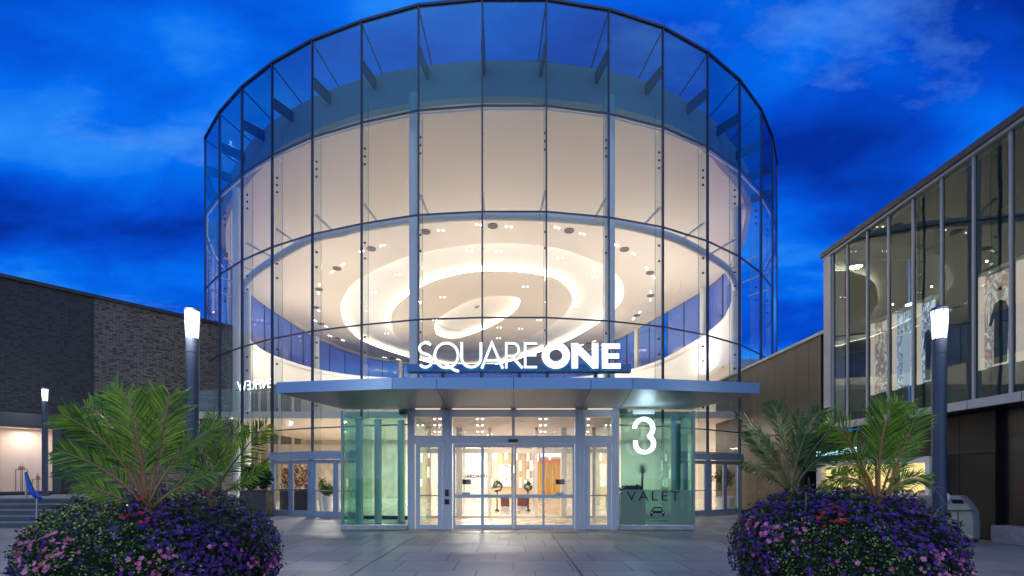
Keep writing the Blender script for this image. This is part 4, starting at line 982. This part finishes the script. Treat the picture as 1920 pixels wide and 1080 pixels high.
k = MB(); xm = x1-.22; k.add([(xm-.15, yf+.135, .905), (xm+.13, yf+.135, .905), (xm+.17, yf+.235, .995), (xm-.10, yf+.235, .995)], [(0,1,2,3)])
k.v = [(x, y-.015, z+.004) for x, y, z in k.v]; k.build('slot_opening', M_BLACK, bn)
k = MB(); k.box((x0, yf-.025, .755), (x1, yf+.02, .765)); k.box(((x0+x1)/2-.004, yf-.022, .1), ((x0+x1)/2+.004, yf-.01, .74)); k.build('door_seam', M_BLACK, bn)
k = MB()
for x in (x0+.05, x1-.03, x1+.12): k.box((x-.03, yf+.05, .005), (x+.03, yf+.1, .08)); k.box((x-.03, yb_-.1, .005), (x+.03, yb_-.05, .08))
k.build('foot', M_BLACK, bn)
k = MB(); cb = P(1776, 932, 11.35); k.lathe((cb.x, 11.45, cb.z-.02), [(.04,-.13),(.13,-.06),(.14,.03),(.10,.10),(.03,.14)], 14); o = k.build('white_bag', mat('white_plastic', (.75, .76, .80), .4, bump=.6, bscale=14), smooth=True); tag(o, 'white rubbish bag perched on the recycling bin next to the lamp post', 'bag')

# ================================================================== street lamps
def street_lamp(px, ytop, ybot, dd, r, zbase, label, watt, ylampb):
    c = P(px, HY, dd); zt_ = P(0, ytop, dd).z; zl = P(0, ylampb, dd).z
    s = thing('street_lamp', label, 'street lamp', (c.x, dd, zbase), 'street lamps with glowing glass heads')
    k = MB(); k.lathe((c.x, dd, zbase+.002), [(r*1.6, 0), (r*1.6, .04), (r, .05), (r, zl-zbase-.25), (r*.97, zl-zbase-.25), (r*.97, zl-zbase-.235), (r, zl-zbase-.235), (r, zl-zbase)], 24); k.build('pole', M_POST, s)
    k = MB(); k.lathe((c.x, dd, 0), [(r*.90, zl+.01), (r*1.02, zl+(zt_-zl)*.6), (r*1.10, zt_-.06)], 24); k.build('lamp_glass', E_LAMP, s)
    k = MB()
    for q in range(6):
        a = q*math.pi/3+.3; k.tube([(c.x+r*.96*math.cos(a), dd+r*.96*math.sin(a), zl), (c.x+r*1.14*math.cos(a), dd+r*1.14*math.sin(a), zt_-.05)], .007, 5)
    k.build('cage_bar', M_POST, s)
    k = MB(); k.lathe((c.x, dd, zt_-.06), [(r*1.16, 0), (r*1.16, .04), (r*.7, .07)], 20); k.build('cap', M_POST, s)
    l = bpy.data.lights.new('lamp_light', 'POINT'); l.energy = watt; l.color = (1, .93, .80); l.shadow_soft_size = .12
    o = bpy.data.objects.new('lamp_light', l); COL.objects.link(o); o.location = (c.x, dd-.05, (zl+zt_)/2); o.parent = s; o.matrix_parent_inverse = Matrix.Translation(-s.location)
    o.location = (c.x, dd-r*1.4, (zl+zt_)/2)
street_lamp(361, 578, 0, 8.0, .097, 0, 'near street lamp rising behind the left flower planter', 300, 635)
street_lamp(1761, 576, 0, 7.9, .098, 0, 'near street lamp rising behind the right flower planter', 110, 636)
street_lamp(84.5, 727, 0, 17.9, .09, PLT, 'smaller far street lamp beside the brick store window', 60, 752)

# ================================================================== flower planters
def petal_mat(name, c1, c2):
    return leaf_mat(name, c1, c2, .6, .15)
V_PET = petal_mat('violet_petal', (.050, .008, .12), (.22, .05, .44)); P_PET = petal_mat('pink_petal', (.70, .08, .28), (.95, .36, .50)); R_PET = petal_mat('red_petal', (.45, .01, .015), (.75, .04, .05))
L_LIME = leaf_mat('lime_leaf', (.28, .42, .05), (.68, .76, .22)); L_MID = leaf_mat('planter_leaf', (.03, .075, .015), (.10, .20, .04))
M_EYE = mat('flower_eye', (.03, .01, .05), .6)
PROF = [(.0, 1.34), (.45, 1.33), (.80, 1.27), (1.00, 1.17), (1.20, 1.05), (1.34, .92), (1.40, .72), (1.38, .48), (1.28, .25), (1.15, .12)]
def planter(cx_, cy_, sc, zs, name_l, seed, shape_off=(0,)):
    rr = random.Random(seed)
    t_ = thing('flower_planter', name_l, 'planter', (cx_, cy_, 0))
    k = MB(); k.lathe((cx_, cy_, .005), [(.8*sc, 0), (.86*sc, .02), (1.02*sc, .62), (.95*sc, .62), (.9*sc, .55)], 40); k.build('pot', M_CONC, t_)
    def surf(u, a):
        # u in 0..1 along profile arc
        x = u*(len(PROF)-1); i = min(int(x), len(PROF)-2); f = x-i
        r = PROF[i][0]*(1-f)+PROF[i+1][0]*f; z = PROF[i][1]*(1-f)+PROF[i+1][1]*f
        dr, dz = PROF[i+1][0]-PROF[i][0], PROF[i+1][1]-PROF[i][1]
        bump = 1+.04*math.sin(3*a+seed)+.03*math.sin(7*a+2*seed+z*5)+.03*math.sin(17*a+seed+z*11)
        n = Vector((-dz*math.cos(a), -dz*math.sin(a), dr)).normalized()
        return Vector((cx_+r*sc*bump*math.cos(a), cy_+r*sc*bump*math.sin(a), (z+.03*math.sin(5*a+seed)+.025*math.sin(11*a*max(.2, r)+seed*2+z*9))*zs)), n, r
    core = MB(); NU, NAA = 18, 48
    grid = [[surf(i/NU, 2*math.pi*j/NAA) for j in range(NAA)] for i in range(NU+1)]
    for row in grid:
        for p, n, _ in row: core.v.append(tuple(p-n*.09))
    for i in range(NU):
        for j in range(NAA): core.f.append((i*NAA+j, i*NAA+(j+1)%NAA, (i+1)*NAA+(j+1)%NAA, (i+1)*NAA+j)); core.mi.append(0)
    core.build('soil_mound', mat('dark_mound', (.012, .02, .010), .9), t_)
    def pick():
        while True:
            u = rr.random()**.85; a = rr.uniform(0, 2*math.pi); p, n, r = surf(u, a)
            if rr.random() < max(.1, r/1.4): return p, n, u, a
    def patch(p, f, o): return math.sin(p.x*f+o)+math.sin(p.y*f*1.3+o*2)+math.sin(p.z*f*1.7+o*3+p.x*2)
    leaves, lime, vio, eye, pink, red = MB(), MB(), MB(), MB(), MB(), MB()
    def leafq(mb, p, n, e):
        t = (n*.6+Vector((rr.uniform(-1,1), rr.uniform(-1,1), rr.uniform(-1,1)))).normalized(); s = t.cross(Vector((rr.uniform(-1,1), rr.uniform(-1,1), rr.uniform(-1,1)))).normalized()
        mb.add([p, p+t*e*.5+s*e*.3, p+t*e, p+t*e*.5-s*e*.3], [(0,1,2,3)])
    def bloom(mb, p, n, r_, eye_mb=None):
        n = (n+Vector((rr.uniform(-.5,.5), rr.uniform(-.5,.5), rr.uniform(-.2,.5)))).normalized(); x = n.cross(Vector((.3,.2,1))).normalized(); y = n.cross(x); o0 = rr.random()*6
        vs = [p]
        for q in range(10):
            a = o0+q*math.pi/5; rad = r_*(1.0 if q % 2 == 0 else .72); vs.append(p+(x*math.cos(a)+y*math.sin(a))*rad+n*r_*(.35 if q % 2 == 0 else .22))
        mb.add(vs, [(0, 1+q, 1+(q+1) % 10) for q in range(10)])
        if eye_mb is not None:
            c = p+n*r_*.12; eye_mb.add([c+(x*math.cos(a)+y*math.sin(a))*r_*.28 for a in (0, 1.26, 2.51, 3.77, 5.03)], [(0,1,2,3,4)])
    for _ in range(11000):
        p, n, u, a = pick(); leafq(leaves, p+n*(rr.uniform(-.08, .05)+(.05*rr.random() if rr.random() < .06 else 0)), n, rr.uniform(.025, .055))
    for _ in range(9000):
        p, n, u, a = pick()
        if patch(p, 3.1, seed*.7) > .55+.8*(u < .45): leafq(lime, p+n*rr.uniform(-.03, .07), n, rr.uniform(.018, .035))
    for _ in range(6500):
        p, n, u, a = pick(); q = patch(p, 3.1, seed*.7)
        if q > 1.0 and rr.random() < .85: continue
        if q < -1.5 and rr.random() < .5: continue
        bloom(vio, p+n*rr.uniform(-.02, .05), n, rr.uniform(.016, .030), eye if rr.random() < .6 else None)
    for _ in range(4200):
        p, n, u, a = pick()
        if u > .5 and (patch(p, 5.3, seed*1.9+1) > (1.35 if seed == 2 else 1.05) and rr.random() < .8 or rr.random() < .02): bloom(pink, p+n*rr.uniform(.02, .06), n, rr.uniform(.016, .032))
    for _ in range(2600):
        p, n, u, a = pick()
        if .12 < u < .5 and patch(p, 6.3, seed*2.3) > 1.35: bloom(red, p+n*rr.uniform(.02, .06), n, rr.uniform(.018, .032))
    for _ in range(18):
        gr = MB(); a = rr.uniform(0, 2*math.pi); p, n, r = surf(rr.uniform(.1, .5), a); d_ = Vector((math.cos(a+rr.uniform(-.8,.8)), math.sin(a+rr.uniform(-.8,.8)), 0)); L_ = rr.uniform(.2, .42)
        gr.tube([p+d_*L_*t+Vector((0, 0, L_*(2.2*t-2.3*t*t))) for t in (0, .2, .4, .6, .8, 1)], [.003,.003,.0026,.0022,.0018,.0008], 4)
        gr.build('grass_blade', mat('straw_blade', (.34, .27, .16), .6), t_)
    leaves.build('leaves', L_MID, t_); lime.build('trailing_leaves', L_LIME, t_); v_ = vio.build('violet_blossoms', V_PET, t_); eye.build('blossom_eye', M_EYE, v_)
    pink.build('pink_blossoms', P_PET, t_); red.build('red_blossoms', R_PET, t_)
    return t_
planter(-3.80, 5.30, .785, 1.0, 'left round planter overflowing with violet and pink petunias', 2)
planter(3.80, 5.63, .75, 1.0, 'right round planter overflowing with violet, pink and red flowers', 5)

# ================================================================== palms
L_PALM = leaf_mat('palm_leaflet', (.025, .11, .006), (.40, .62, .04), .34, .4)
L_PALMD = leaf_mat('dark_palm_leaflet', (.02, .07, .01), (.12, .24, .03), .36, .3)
M_RACH = mat('orange_stalk', (.42, .19, .05), .45, 0, .2, 8); M_RACHG = mat('green_stalk', (.16, .17, .05), .45)
def palm(base, dbase, fronds, label, dark, seed, stalk):
    rr = random.Random(seed); b0 = P(*base, dbase)
    t_ = thing('palm', label, 'palm', tuple(b0))
    k = MB(); k.tube([b0-Vector((0,0,.35)), b0, b0+Vector((.01,0,.10))], [.05, .04, .028], 10); k.build('trunk', M_RACH, t_, smooth=True)
    for (mx, my, tx, ty, d2, ll) in fronds:
        p1 = P(mx, my, (dbase+d2)/2); p2 = P(tx, ty, d2); s0 = b0+Vector((rr.uniform(-.02,.02), rr.uniform(-.02,.02), .02))
        c = p1*2-(s0+p2)*.5
        def bz(t): return s0*(1-t)**2+c*2*t*(1-t)+p2*t*t
        pts = [bz(i/14) for i in range(15)]
        L = sum((pts[i+1]-pts[i]).length for i in range(14))
        k = MB(); k.tube(pts, [.013*(1-i/15)+.003 for i in range(15)], 6); fo = k.build('frond', M_RACH if stalk else M_RACHG, t_, smooth=True)
        vw = Vector((rr.uniform(-.8,.8), -1, rr.uniform(-.1,.9))); lf = MB(); N = int(34+L*26)
        for i in range(N):
            t = .30+.70*i/(N-1); p = bz(t); tan = (bz(min(1, t+.02))-bz(t-.02)).normalized()
            side = tan.cross(vw).normalized(); up = side.cross(tan).normalized()
            prof = math.sin(math.pi*min(1, (t-.22)/.84))**.5
            for s in (-1, 1):
                if rr.random() < .07: continue
                l = ll*prof*rr.uniform(.72, 1.18)*(1 if t < .9 else .8); fwd = .85+.65*t
                dr = (side*s+tan*(fwd+rr.uniform(-.12,.12))+up*rr.uniform(-.25, .45)).normalized(); w_ = .0052*rr.uniform(.6, 1.5)
                wv = dr.cross(up).normalized()*w_; droop = Vector((0, 0, -1))*l*rr.uniform(.0, .30)
                a = p; m1 = p+dr*l*.4; m2 = p+dr*l*.75+droop*.45; e = p+dr*l+droop
                fold = up*.004
                lf.add([a, m1-wv, m1+fold*0, m1+wv, m2-wv*.8, m2+wv*.8, e], [(0,1,3), (1,4,5,3), (4,6,5)])
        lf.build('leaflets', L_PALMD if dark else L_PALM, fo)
    return t_
palm((276, 962), 4.75, [(263,850,238,742,4.65,.42), (300,830,318,742,4.8,.38), (215,850,118,778,4.4,.30), (208,890,112,846,4.5,.26), (222,820,160,762,5.2,.32), (330,862,412,792,5.0,.30), (335,915,410,885,4.7,.22), (240,800,200,738,5.1,.34), (215,930,150,905,4.5,.2)], 'tall central palm with an orange stalk in the left planter', False, 1, True)
palm((398, 935), 5.2, [(372,860,338,815,5.2,.28), (440,865,500,797,5.0,.27), (405,850,395,778,5.3,.26), (452,905,500,868,5.1,.18), (385,840,432,786,5.6,.26), (360,880,320,850,5.4,.22), (420,850,455,800,5.5,.24)], 'shorter spreading palm at the right of the left planter', False, 2, False)
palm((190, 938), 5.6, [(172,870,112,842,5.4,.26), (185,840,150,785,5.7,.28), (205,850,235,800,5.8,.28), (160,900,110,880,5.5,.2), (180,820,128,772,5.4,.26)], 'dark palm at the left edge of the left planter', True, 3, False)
palm((1648, 965), 5.2, [(1650,850,1668,768,5.1,.40), (1600,840,1545,792,4.9,.30), (1690,850,1722,772,5.2,.32), (1618,880,1560,880,5.0,.20), (1690,905,1742,905,5.0,.18), (1600,850,1575,812,5.5,.28), (1640,840,1630,788,5.5,.30), (1672,870,1702,815,5.6,.28), (1605,900,1540,912,5.1,.16), (1655,820,1690,752,5.4,.3)], 'palm with an orange stalk at the centre of the right planter', False, 4, True)
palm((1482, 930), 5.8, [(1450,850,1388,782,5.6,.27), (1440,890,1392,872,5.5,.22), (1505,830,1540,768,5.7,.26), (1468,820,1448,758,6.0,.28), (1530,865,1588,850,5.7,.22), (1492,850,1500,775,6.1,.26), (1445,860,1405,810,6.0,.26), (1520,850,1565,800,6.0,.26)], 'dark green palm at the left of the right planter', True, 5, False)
